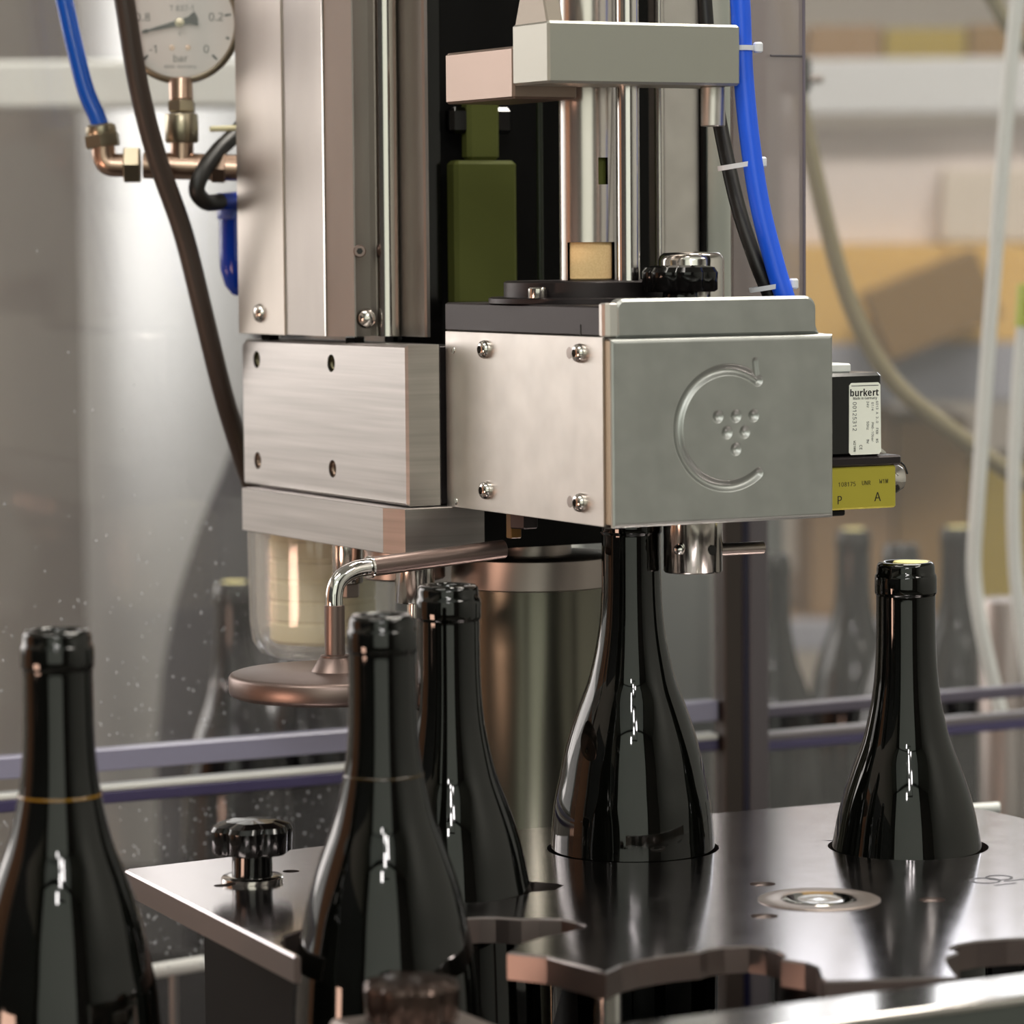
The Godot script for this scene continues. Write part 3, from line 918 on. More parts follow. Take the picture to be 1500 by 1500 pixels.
func head() -> void:
	frame = FM
	var t := thing("corking_head", "box-shaped stainless corking head with a pressed grape emblem", "corking head", Vector3(60, 163, -80))
	begin(); box(1.6, 120.5, 176, 250.5, -166.5, -5, 0.5); done("core", M.dull, t)
	begin(); box(0.0, 1.6, 163, 250.9, -167, -7.2, 0.25); done("side_panel", M.brushed, t)
	begin(); box(120.4, 122, 163, 250, -166, -4, 0.25); done("far_panel", M.brushed, t)
	begin(); box(0.9, 3.0, 164, 249.5, -7, -1.5, 0.4); done("cover_flange", metal(Color(0.66, 0.60, 0.52), 0.5), t)
	for c in [Vector2(-123.1, 242.7), Vector2(-27.6, 243.1), Vector2(-123, 173.5), Vector2(-28, 173.2)]:
		button_screw(Vector3(0, c.y, c.x), Vector3.LEFT, 4.6, t, M.polished)
	for c in [Vector2(-38.8, 242.9), Vector2(-39.2, 172.9)]:
		begin(); lathe([Vector2(3.0, -0.3), Vector2(2.7, 0.12), Vector2(0, 0.16)], Vector3(0, c.y, c.x), 20, axis_basis(Vector3.LEFT)); done("filled_hole", M.dull, t)
	for c in [Vector2(-158.3, 241.4), Vector2(-157, 165.9)]:
		begin(); lathe([Vector2(2.0, -0.3), Vector2(1.6, 0.3), Vector2(0, 0.4)], Vector3(0, c.y, c.x), 12, axis_basis(Vector3.LEFT)); done("pin_head", M.polished, t)
	# pressed front cover: rounded rim, flat field and the pressed emblem
	begin()
	var x0 := 0.2
	var x1 := 122.4
	var y0 := 162.6
	var y1 := 250.2
	var rings := []
	for k in 7:
		var a := PI / 2 * k / 6.0
		var i := 2.4 * (1.0 - sin(a))
		var z := -2.4 * (1.0 - cos(a)) if k < 6 else -2.4
		i = 2.4 * (1.0 - sin(a))
		rings.append([i, z])
	rings.append([0.0, -9.0])
	for k in 7:
		var i0: float = rings[k][0]
		var z0: float = rings[k][1]
		var i1: float = rings[k + 1][0]
		var z1: float = rings[k + 1][1]
		var p := [Vector3(x0 + i0, y0 + i0, z0), Vector3(x1 - i0, y0 + i0, z0), Vector3(x1 - i0, y1 - i0, z0), Vector3(x0 + i0, y1 - i0, z0)]
		var q := [Vector3(x0 + i1, y0 + i1, z1), Vector3(x1 - i1, y0 + i1, z1), Vector3(x1 - i1, y1 - i1, z1), Vector3(x0 + i1, y1 - i1, z1)]
		for s in 4:
			if s == 3 and k > 3:
				continue
			quad(q[s], q[(s + 1) % 4], p[(s + 1) % 4], p[s], 10 + s)
	var gx0 := 30.0
	var gx1 := 86.0
	var gy0 := 175.0
	var gy1 := 243.0
	var fx0 := x0 + 2.4
	var fx1 := x1 - 2.4
	var fy0 := y0 + 2.4
	var fy1 := y1 - 2.4
	quad(Vector3(fx0, fy0, 0), Vector3(gx0, fy0, 0), Vector3(gx0, fy1, 0), Vector3(fx0, fy1, 0), 1)
	quad(Vector3(gx1, fy0, 0), Vector3(fx1, fy0, 0), Vector3(fx1, fy1, 0), Vector3(gx1, fy1, 0), 1)
	quad(Vector3(gx0, fy0, 0), Vector3(gx1, fy0, 0), Vector3(gx1, gy0, 0), Vector3(gx0, gy0, 0), 1)
	quad(Vector3(gx0, gy1, 0), Vector3(gx1, gy1, 0), Vector3(gx1, fy1, 0), Vector3(gx0, fy1, 0), 1)
	var nx := 150
	var ny := 180
	var grid := PackedVector3Array()
	for j in ny + 1:
		for i in nx + 1:
			var x := lerpf(gx0, gx1, float(i) / nx)
			var y := lerpf(gy0, gy1, float(j) / ny)
			grid.append(Vector3(x, y, groove(x, y)))
	for j in ny:
		for i in nx:
			var k := j * (nx + 1) + i
			quad(grid[k], grid[k + 1], grid[k + nx + 2], grid[k + nx + 1], 1)
	done("front_cover", M.cover, t)
	# cap above the cover, with rounded ends
	begin()
	var cap := [Vector2(5.2, 250.4)]
	for k in 6:
		var a := PI / 2 * k / 5.0
		cap.append(Vector2(9.4 - 4.6 * cos(a), 263.6 + 4.8 * sin(a)))
	for k in 6:
		var a := PI / 2 * (1.0 - k / 5.0)
		cap.append(Vector2(108.4 + 6.0 * cos(a), 262.4 + 6.0 * sin(a)))
	cap.append_array([Vector2(114.4, 254.5), Vector2(115.2, 252.2), Vector2(116.5, 250.4)])
	prism(flipped(cap), -11, -2.6, 1.3, along_z(), [], false)
	done("cover_cap", M.cover, t)
	begin(); prism(PackedVector2Array([Vector2(-0.2, -9.8), Vector2(-0.2, -7.4), Vector2(0.6, -5.6), Vector2(2.4, -4.2), Vector2(5.6, -3.2), Vector2(8, -9.8)]), 250.9, 266.6, 0.7, Transform3D.IDENTITY, []); done("cap_flange", M.brushed, t)
	begin(); prism(PackedVector2Array([Vector2(0, -10), Vector2(0, -166.6), Vector2(121, -166.6), Vector2(121, -34), Vector2(100, -11), Vector2(1, -10)]), 251.0, 265.2, 0.9); done("top_plate", M.black_metal, t)
	begin(); box(-0.3, 0.8, 251.2, 256.6, -29.0, -27.2, 0.4); done("slot_mark", M.dark_hole, t)
	# underside of the head
	begin(); lathe([Vector2(15.6, 158), Vector2(19, 160), Vector2(24, 166), Vector2(27, 176)], Vector3(48.8, 0, -66.6), 40, Basis(), false, false); done("centring_cone", M.black_plastic, t)
	begin(); hexagon(Vector3(8, 156, -100), Vector3(8, 176, -100), 7.5); done("hex_bolt", M.black_metal, t)
	begin(); box(7, 13, 150, 176, -117, -112, 0.4); done("brass_strip", plain(Color(0.42, 0.29, 0.08), 0.4), t)
	begin(); box(2.5, 119, 171, 176, -166, -6); done("under_plate", M.black_matt, t)

	# sensor holder under the right of the head
	t = thing("sensor_holder", "small drilled steel cylinder with a side pin under the head", "sensor holder", Vector3(70.8, 135, -45))
	begin(); lathe([Vector2(13.6, 135.6), Vector2(14.3, 136.4), Vector2(14.3, 170.9)], Vector3(70.8, 0, -45), 40); done("cylinder", M.polished, t)
	begin(); lathe([Vector2(2.4, 0), Vector2(2.4, 0.5), Vector2(2.0, 0.6)], Vector3(73.0, 147.0, -31.0), 20, axis_basis(Vector3(0.157, 0, 0.987).normalized())); done("drilled_hole", M.dark_hole, t)
	begin(); rod(Vector3(84.6, 145.6, -45), Vector3(110.6, 145.6, -45), 3.1, 0.5); done("side_pin", M.dull, t)
	begin(); lathe([Vector2(2.6, 0), Vector2(2.6, 1.2), Vector2(1.6, 2.2), Vector2(0, 2.5)], Vector3(58.6, 147.6, -37.4), 16, axis_basis(Vector3(-0.85, 0, 0.53).normalized())); done("ball_screw", M.chrome, t)

# ------------------------------------------------------------------ tube, plunger and knobs over the head
func feed() -> void:
	frame = FM
	var c := Vector3(44.8, 0, -100)
	var t := thing("tube_flange", "stepped black flange carrying the steel cork tube", "flange", Vector3(44.8, 265.2, -100))
	begin(); lathe([Vector2(49, 265.3), Vector2(49, 267.6), Vector2(48, 268.2), Vector2(41.5, 268.2), Vector2(41.5, 275.2), Vector2(40.5, 276), Vector2(14.5, 276), Vector2(14.5, 270)], c, 64, Basis(), false, false); done("flange", M.black_metal, t)
	begin(); lathe([Vector2(4.4, 268), Vector2(4.6, 268.6), Vector2(4.6, 272.6), Vector2(4.0, 273.2), Vector2(2.4, 273.2), Vector2(2.2, 271)], Vector3(4.5, 0, -78), 24); done("cap_screw", M.polished, t)

	# steel tube with a window cut at its foot and a slot higher up: walls as one sheet rolled round the axis
	t = thing("cork_tube", "polished steel cork tube with a window showing a cork", "tube", Vector3(44.8, 276, -100))
	begin()
	var n := 96
	var ys := [276.2, 294.6, 322.5, 335.5, 560.0]
	for j in n:
		var a0 := TAU * j / n
		var a1 := TAU * (j + 1) / n
		var mid := wrapf((a0 + a1) * 0.5 - (PI / 2 + 0.49), -PI, PI)
		for k in ys.size() - 1:
			var open := false
			if k == 0 and mid > -1.12 and mid < 0.84:
				open = true
			if k == 2 and mid < -0.34 and mid > -0.72:
				open = true
			if open:
				continue
			for r in [14.0, 12.6]:
				var p0 := c + Vector3(r * cos(a0), 0, r * sin(a0))
				var p1 := c + Vector3(r * cos(a1), 0, r * sin(a1))
				var lo := Vector3(0, ys[k], 0)
				var hi := Vector3(0, ys[k + 1], 0)
				if r > 13.0:
					quad(p1 + lo, p0 + lo, p0 + hi, p1 + hi, 1)
				else:
					quad(p0 + lo, p1 + lo, p1 + hi, p0 + hi, 2)
	for k in 2:   # the cut edges that show the wall's thickness
		var yy: float = [294.6, 276.2][k]
		for j in n:
			var a0 := TAU * j / n
			var a1 := TAU * (j + 1) / n
			var d0 := Vector3(cos(a0), 0, sin(a0))
			var d1 := Vector3(cos(a1), 0, sin(a1))
			quad(c + d0 * 12.6 + Vector3(0, yy, 0), c + d1 * 12.6 + Vector3(0, yy, 0), c + d1 * 14 + Vector3(0, yy, 0), c + d0 * 14 + Vector3(0, yy, 0), FLAT)
	done("tube", metal(Color(0.83, 0.80, 0.78), 0.24), t)
	begin(); lathe([Vector2(11.4, 300), Vector2(11.4, 400)], c, 32); done("inner_liner", M.olive, t)
	t = thing("cork", "fresh cork seen through the window of the steel tube", "cork", Vector3(44.8, 276.2, -100), "wine corks")
	begin(); lathe([Vector2(11.3, 276.3), Vector2(12.1, 277), Vector2(12.1, 298.5), Vector2(11.3, 299.5)], c, 40); done("cork", M.cork, t)

	# plunger rod and its crosshead
	t = thing("plunger", "bright plunger rod with a grey steel crosshead above the corking head", "plunger", Vector3(48.5, 268, -66.6))
	begin(); rod(Vector3(48.5, 265.4, -66.6), Vector3(48.5, 560, -66.6), 5.4, 0.4, 40); done("plunger_rod", metal(Color(0.86, 0.84, 0.83), 0.17), t)
	begin(); box(-6.7, 98.7, 369, 398, -80.9, -45, 1.2); done("crosshead", metal(Color(0.70, 0.70, 0.67), 0.5), t)
	begin(); box(-6.2, 29, 363, 388, -152.4, -81.2, 1.2); done("rear_block", metal(Color(0.60, 0.53, 0.49), 0.4), t)
	begin(); prism(flipped([Vector2(-80.5, 396), Vector2(-47, 396), Vector2(-52, 412), Vector2(-74, 412)]), -3, 5.8, 0.8, along_minus_x()); done("upper_boss", metal(Color(0.60, 0.57, 0.53), 0.5), t)
	begin(); rod(Vector3(92, 350, -60), Vector3(92, 369, -60), 6); done("lower_boss", M.brushed, t)

	# star knob and round cap on the head
	t = thing("star_knob", "small black star knob on the corking head beside the plunger rod", "knob", Vector3(64, 265.2, -45), "black star knobs")
	begin(); lobed(Vector3(64.5, 0, -45), [Vector2(17, 270.6), Vector2(18.4, 271.6), Vector2(18.6, 280), Vector2(17, 282.3), Vector2(12, 283.2)], 7, 0.16); done("grip", M.black_plastic, t)
	begin(); lathe([Vector2(9, 265.2), Vector2(8.4, 270.8)], Vector3(64.5, 0, -45), 24); done("stem", M.black_plastic, t)
	t = thing("round_cap", "round polished steel cap behind the small star knob", "cap", Vector3(94.3, 265.2, -85))
	begin(); lathe([Vector2(16.2, 265.2), Vector2(16.2, 285.4), Vector2(15.4, 287.6), Vector2(13.6, 289), Vector2(0, 289.6)], Vector3(94.5, 0, -85), 48); done("cap", M.polished, t)

# ------------------------------------------------------------------ filter jar, bushes, disc under the block
func below_block() -> void:
	frame = FM
	var c := Vector3(10.0, 0, -338)
	var t := thing("filter_jar", "clear glass filter bowl with ribbed pale cartridge under the base plate", "filter bowl", Vector3(16.5, 73, -338))
	var pf := [Vector2(0, 69), Vector2(26, 69.4), Vector2(34, 72.5), Vector2(38.5, 79), Vector2(40, 90), Vector2(40.6, 139.7)]
	var inn := [Vector2(36.4, 139.7), Vector2(36.0, 91), Vector2(34.5, 82), Vector2(30, 76), Vector2(22, 74), Vector2(0, 73.6)]
	pf.append_array(inn)
	begin(); lathe(pf, c, 64, Basis(), false, false); done("glass_bowl", M.jar, t)
	var rib := [Vector2(0, 78), Vector2(27, 78)]
	for k in 5:
		var y := 80.0 + k * 11.4
		rib.append_array([Vector2(29, y), Vector2(29, y + 8.4), Vector2(28, y + 9.0), Vector2(28, y + 10.4)])
	rib.append_array([Vector2(29, 139.7)])
	begin(); lathe(rib, c, 48); done("cartridge", M.ivory, t)
	t = thing("guide_bush", "tall steel guide bush with dark nut under the left of the base plate", "bush", Vector3(-49, 112, -225), "steel bushes under the base plate")
	# the tall bush hangs just in front of the bowl
	begin(); lathe([Vector2(7.6, 119.6), Vector2(8, 120.2), Vector2(8, 139.8)], Vector3(-22, 0, -238), 32); done("bush", M.polished, t)
	begin(); hexagon(Vector3(-22, 112.3, -238), Vector3(-22, 119.6, -238), 6.6); done("nut", M.dull, t)
	t = thing("guide_bush", "wide short steel bush under the middle of the base plate", "bush", Vector3(-3, 123, -215), "steel bushes under the base plate")
	begin(); lathe([Vector2(20, 123), Vector2(21, 124), Vector2(21, 139.8)], Vector3(-2, 0, -212), 48); done("bush", M.dull, t)
	t = thing("guide_bush", "narrow steel bush with a pin under the base plate corner", "bush", Vector3(-12, 114, -180), "steel bushes under the base plate")
	begin(); lathe([Vector2(9.4, 114), Vector2(10, 114.8), Vector2(10, 139.8)], Vector3(-13, 0, -178), 32); done("bush", M.polished, t)
	begin(); rod(Vector3(-13, 106, -178), Vector3(-13, 114, -178), 4); done("pin", M.polished, t)

	# hold-down disc on its bent rod
	t = thing("hold_down_disc", "flat dull steel disc hanging from a bent steel rod", "disc", Vector3(-88.7, 88, -112.3))
	var d := Vector3(-88.7, 0, -112.3)
	begin(); lathe([Vector2(48, 79.5), Vector2(50.4, 80.6), Vector2(51, 82), Vector2(51, 88.6), Vector2(50.2, 90), Vector2(48.6, 90.6), Vector2(13, 90.9), Vector2(12.4, 91)], d, 96); done("disc", M.disc, t)
	begin(); lathe([Vector2(11.6, 90.8), Vector2(7.6, 97.2), Vector2(7.0, 97.6), Vector2(7.0, 98.6), Vector2(5.4, 99)], d, 32); done("hub", M.disc, t)
	begin(); rod(d + Vector3(0, 98, 0), d + Vector3(0, 122.6, 0), 4.9, 0.3, 32); done("sleeve", M.disc, t)
	begin(); hose([d + Vector3(0, 121, 0), d + Vector3(0, 127, 0), d + Vector3(1.6, 132.6, -0.2), d + Vector3(6, 136.6, -0.8), d + Vector3(13, 139, -2), d + Vector3(20.6, 139.6, -2.8)], 4.2, 24); done("bend", M.chrome, t)
	begin(); rod(d + Vector3(19.4, 139.5, -2.8), d + Vector3(21.4, 139.6, -3.0), 5.4, 0.4); done("ferrule", M.chrome, t)
	begin(); rod(d + Vector3(21, 139.6, -3.0), Vector3(6, 144.5, -118), 4.7, 0.3, 32); done("arm", M.disc, t)
	begin(); hexagon(d + Vector3(0, 74.6, 0), d + Vector3(0, 79.6, 0), 7.6); done("nut", M.brass, t)

	# lifting cylinder behind the middle bottle
	t = thing("lift_cylinder", "wide polished steel cylinder standing behind the middle bottle", "cylinder", Vector3(62.2, -157, -185))
	begin(); lathe([Vector2(46, -157), Vector2(46, -12), Vector2(45, -10), Vector2(40.6, -10), Vector2(40, -9), Vector2(40, 118)], Vector3(62.2, 0, -192), 72); done("barrel", metal(Color(0.42, 0.41, 0.37), 0.27), t)
	begin(); lathe([Vector2(40.2, 117.8), Vector2(42.4, 118.6), Vector2(42.4, 133), Vector2(41.4, 134), Vector2(20, 134.4), Vector2(20, 139.6)], Vector3(62.2, 0, -192), 72); done("head_ring", M.dull, t)

# ------------------------------------------------------------------ gauge and fittings left of the column
func left_fittings() -> void:
	frame = FM
	# the gauge looks towards the operator: its own axes
	var c := Vector3(-41.2, 417.1, -405)
	var fz := Vector3(-0.40, 0.02, 0.90).normalized()
	var fx := Vector3.UP.cross(fz).normalized()
	var fy := fz.cross(fx).normalized()
	var F := Basis(fx, fy, fz)
	var A := Basis(fx, fz, -fy)   # lathe axis = facing
	var t := thing("pressure_gauge", "round brass rimmed pressure gauge with a pale dial", "gauge", Vector3(-42, 383, -400))
	begin(); lathe([Vector2(31, -22), Vector2(32.6, -20), Vector2(32.6, -4), Vector2(33.8, -2), Vector2(33.8, 0.6), Vector2(32.6, 2.2), Vector2(31.4, 2.4), Vector2(30.4, 1.2), Vector2(30.0, -2.4)], c, 72, A, true, false); done("rim", M.brass, t)
	begin(); lathe([Vector2(30.4, -2.8), Vector2(30.2, -2.2)], c, 64, A); var dial := done("dial", M.dial, t)
	var z0 := -2.0
	# scale: 0 at the lower right, -1 at the lower left, the long way round over the top
	for k in 11:
		var a := deg_to_rad(-45.0 + 27.0 * k)
		var dir := fx * cos(a) + fy * sin(a)
		var major := k % 2 == 0
		begin()
		var X := Transform3D(Basis(dir, fz, dir.cross(fz)), c + fz * z0)
		prism(rect(25.0 if major else 26.6, 28.6, -0.6, 0.6), -0.1, 0.06, 0, X)
		done("tick", M.ink, dial)
	var nums := ["0", "0.2", "0.4", "0.6", "0.8", "-1"]
	for k in 6:
		var a := deg_to_rad(-45.0 + 54.0 * k)
		text("numeral", dial, nums[k], 6.2, c + (fx * cos(a) + fy * sin(a)) * 20.4 + fz * z0, F, M.ink)
	text("unit", dial, "bar", 5.4, c - fy * 19.6 + fz * z0, F, M.ink)
	text("serial", dial, "T 837-1", 4.2, c + fy * 8.0 + fx * 1.5 + fz * z0, F, M.ink_soft)
	text("maker_line", dial, "MAN  Germany", 2.6, c - fy * 24.0 + fz * z0, F, M.ink_soft)
	text("class_mark", dial, "C", 2.8, c - fy * 6.0 + fz * z0, F, M.ink_soft)
	for s in [-1.0, 1.0]:
		begin(); lathe([Vector2(1.6, -0.2), Vector2(1.5, 0.2), Vector2(0, 0.25)], c + fx * (s * 4.4) - fy * 13.6 + fz * z0, 16, A); done("rivet", M.copper, dial)
	begin()
	var na := deg_to_rad(194.0)
	var nd := fx * cos(na) + fy * sin(na)
	var NX := Transform3D(Basis(nd, fz, nd.cross(fz)), c + fz * -0.9)
	prism(PackedVector2Array([Vector2(21.5, -0.6), Vector2(21.5, 0.6), Vector2(18.5, 1.3), Vector2(17.8, 0.6), Vector2(0, 1.7), Vector2(-5, 1.9), Vector2(-9.4, 4.0), Vector2(-10.4, 0), Vector2(-9.4, -4.0), Vector2(-5, -1.9), Vector2(0, -1.7), Vector2(17.8, -0.6), Vector2(18.5, -1.3)]), -0.25, 0.25, 0, NX)
	done("needle", M.ink, t)
	begin(); lathe([Vector2(2.6, -1), Vector2(2.6, 0.2), Vector2(1.7, 0.3), Vector2(1.7, 0.9), Vector2(0, 1.1)], c, 20, A); done("pivot", M.brass, t)
	begin(); lathe([Vector2(29.9, -0.2), Vector2(29.9, 0.2)], c + fz * 0.8, 48, A); done("glass", M.dial_glass, t)
	begin(); rod(Vector3(-42, 374, -402), Vector3(-41.6, 386, -404), 6.6); done("stem", M.copper, t)

	t = thing("pipe_fitting", "brass tee and elbow fitting carrying the pressure gauge", "pipe fitting", Vector3(-44, 339, -400))
	var s := Vector3(-42.6, 0, -401)
	begin(); hexagon(Vector3(-42.2, 367.6, -401.5), Vector3(-42, 374, -402), 8.0); done("nut", M.brass, t)
	begin(); lathe([Vector2(8.4, 351), Vector2(9.2, 352), Vector2(9.2, 366), Vector2(8.6, 367)], s, 32); done("coupling", M.brass, t)
	begin(); lathe([Vector2(6.4, 336), Vector2(6.4, 351)], s, 32); done("tee_branch", M.copper, t)
	begin(); rod(Vector3(-62, 338.9, -410), Vector3(-12, 337, -386), 7.3); done("tee_run", M.copper, t)
	begin(); hexagon(Vector3(-71.5, 339, -414.6), Vector3(-63.5, 339, -410.7), 10.8); done("hex_nut", M.brass, t)
	begin(); hexagon(Vector3(-56.5, 338.8, -407.5), Vector3(-52.5, 338.7, -405.4), 8.6); done("hex_nut", M.brass, t)
	begin(); hexagon(Vector3(-28, 337.4, -394), Vector3(-21, 337, -390.6), 9.0); done("hex_nut", M.copper, t)
	begin(); hose([Vector3(-68, 339, -413), Vector3(-75, 339, -416), Vector3(-79.6, 340, -418), Vector3(-81.4, 344, -419), Vector3(-81.8, 350, -419)], 6.4, 24); done("elbow", M.copper, t)
	begin(); hexagon(Vector3(-81.6, 349, -419), Vector3(-82.4, 356, -419.6), 10.2); done("hex_nut", M.brass, t)
	begin(); lathe([Vector2(8.2, 0), Vector2(8.6, 1), Vector2(8.2, 5), Vector2(6.4, 6.2)], Vector3(-82.4, 355.6, -419.6), 32, axis_basis(Vector3(-0.1, 0.99, 0).normalized())); done("collet", M.brass, t)

	t = thing("blue_air_hose", "blue air hose entering the brass elbow at the left", "hose", Vector3(-83, 362, -420), "blue hoses")
	begin(); hose([Vector3(-101, 446, -436), Vector3(-97.3, 429.6, -434), Vector3(-94.0, 407.2, -430), Vector3(-89.3, 380.9, -425), Vector3(-84.5, 366, -421), Vector3(-83, 361, -420)], 4.9); done("hose", M.blue_left, t)

	t = thing("black_hose", "thick dark brown hose hanging in front of the gauge", "hose", Vector3(-3, 157, -410))
	begin(); hose([Vector3(-86.1, 452.7, -386.5), Vector3(-82.0, 426.9, -384.0), Vector3(-75.0, 383.1, -384.0), Vector3(-63.8, 342.8, -386.0), Vector3(-48.5, 302, -387.5), Vector3(-36.5, 256.9, -388.7), Vector3(-23.4, 215, -395.1), Vector3(-7.8, 179.7, -406.5), Vector3(3, 156.1, -412), Vector3(14, 139, -418)], 5.6, 24); done("hose", plain(Color(0.19, 0.145, 0.12), 0.45), t)
	t = thing("black_tube", "short black tube looping below the brass fitting", "tube", Vector3(-22, 319, -394))
	begin(); hose([Vector3(-3, 361, -408), Vector3(-14, 354, -398), Vector3(-26.1, 346.1, -390), Vector3(-39.2, 333.6, -382), Vector3(-42.6, 324.3, -381), Vector3(-35.8, 318.2, -384), Vector3(-24, 318.6, -391)], 4.6); done("tube", M.rubber, t)
	begin(); rod(Vector3(-25, 318.6, -390.6), Vector3(-4, 320, -404), 4.8); done("blue_end", M.blue_bowl, t)
	t = thing("filter_bowl", "blue filter bowl with rounded foot half hidden by the column", "filter bowl", Vector3(-6, 268, -410))
	begin(); lathe([Vector2(0, 266), Vector2(4, 267), Vector2(8, 272), Vector2(10.6, 281), Vector2(11, 290), Vector2(11, 309)], Vector3(-5, 0, -411), 32); done("bowl", M.blue_bowl, t)
	begin(); lathe([Vector2(11.4, 309), Vector2(11.8, 310), Vector2(11.8, 316), Vector2(11, 317)], Vector3(-5, 0, -411), 32); done("collar", plain(Color(0.32, 0.40, 0.72), 0.3), t)
	t = thing("steel_pin", "pale steel pin beside the brass coupling", "pin", Vector3(-24, 356, -400))
	begin(); rod(Vector3(-27, 358.6, -398), Vector3(-4, 359.4, -396), 1.6); done("pin", M.ivory, t)

# ------------------------------------------------------------------ solenoid valve at the right of the head
func valve() -> void:
	frame = FM
	var F := Basis()
	var t := thing("solenoid_valve", "black solenoid valve with white label on a brass body", "solenoid valve", Vector3(150, 165, -25))
	begin(); box(124, 160.2, 190.2, 230.6, -46, -15, 1.6); done("coil", M.black_plastic, t)
	begin(); prism(flipped([Vector2(140.6, 192.2), Vector2(141.8, 191), Vector2(158, 191), Vector2(159.2, 192.2), Vector2(158.8, 224.6), Vector2(157.6, 225.8), Vector2(142, 225.8), Vector2(140.8, 224.6)]), -15.1, -14.8, 0, along_z())
	var lab := done("label_plate", M.label_white, t)
	text("maker_name", lab, "burkert", 4.6, Vector3(149.4, 220.9, -14.75), F, M.ink, "Droid Sans Bold")
	text("origin_line", lab, "Made in Germany", 1.75, Vector3(149.8, 218.3, -14.75), F, M.ink)
	begin(); box(142, 157.6, 224.2, 224.55, -14.8, -14.7); done("rule_line", M.ink_soft, lab)
	var T := Basis(Vector3.BACK, -PI / 2)
	text("number_line", lab, "00125312", 3.0, Vector3(143.8, 209.6, -14.75), T, M.ink_soft, "Droid Sans Mono")
	text("data_line", lab, "W21MM", 1.8, Vector3(143.8, 195.2, -14.75), T, M.ink, "Droid Sans Mono")
	text("data_line", lab, "24V      50Hz    8W", 1.8, Vector3(151.4, 206.6, -14.75), T, M.ink_soft, "Droid Sans Mono")
	text("data_line", lab, "G1/4     PN0-10bar", 1.8, Vector3(154.2, 206.6, -14.75), T, M.ink_soft, "Droid Sans Mono")
	text("data_line", lab, "6013 A 3.0  FKM  MS", 1.8, Vector3(156.8, 206.6, -14.75), T, M.ink_soft, "Droid Sans Mono")
	text("conformity_mark", lab, "CE", 2.2, Vector3(147.4, 194.6, -14.75), T, M.ink)
	begin(); box(130, 144.2, 230.6, 235.2, -38, -18, 0.8); done("terminal", M.white_paint, t)
	begin(); box(130, 171, 185.2, 190.2, -48, -14.4, 1.0); done("gasket", M.black_metal, t)
	begin(); box(122.6, 168.2, 164.6, 185.2, -44, -15, 0.8); var body := done("brass_body", M.valve_brass, t)
	text("port_letter", body, "P", 5.6, Vector3(135.2, 169.4, -14.95), F, M.ink, "Droid Sans")
	text("port_letter", body, "A", 6.2, Vector3(157.2, 170.2, -14.95), F, M.ink, "Droid Sans")
	text("stamped_line", body, "108175", 2.9, Vector3(139.5, 176.9, -14.95), F, M.ink, "Droid Sans Mono")
	text("stamped_line", body, "UNR", 2.9, Vector3(150.6, 177.2, -14.95), F, M.ink, "Droid Sans Mono")
	text("stamped_line", body, "W1M", 2.9, Vector3(160.8, 177.6, -14.95), F, M.ink, "Droid Sans Mono")
	begin(); box(130, 140, 161.6, 164.6, -40, -17, 0.6); done("foot", M.black_matt, t)
	begin(); rod(Vector3(168, 178.5, -30), Vector3(171, 178.5, -30), 8.6, 0.8, 28); done("fitting_collar", M.chrome, t)
	begin(); lathe([Vector2(7.8, 0), Vector2(8.2, 1), Vector2(7.6, 6), Vector2(6.0, 9.4), Vector2(0, 9.8)], Vector3(170.6, 177.6, -30), 28, axis_basis(Vector3.RIGHT)); done("fitting", M.polished, t)
	begin(); lathe([Vector2(6.2, 0), Vector2(6.6, 0.8), Vector2(6.2, 4.4), Vector2(4.6, 5)], Vector3(166.4, 188.6, -34), 12, axis_basis(Vector3(0.5, 0.86, 0).normalized())); done("knurled_nut", M.polished, t)
	begin(); hose([Vector3(171, 187, -20), Vector3(175, 185, -19), Vector3(177.4, 180.4, -19)], 0.5, 8); done("wire", M.black_plastic, t)

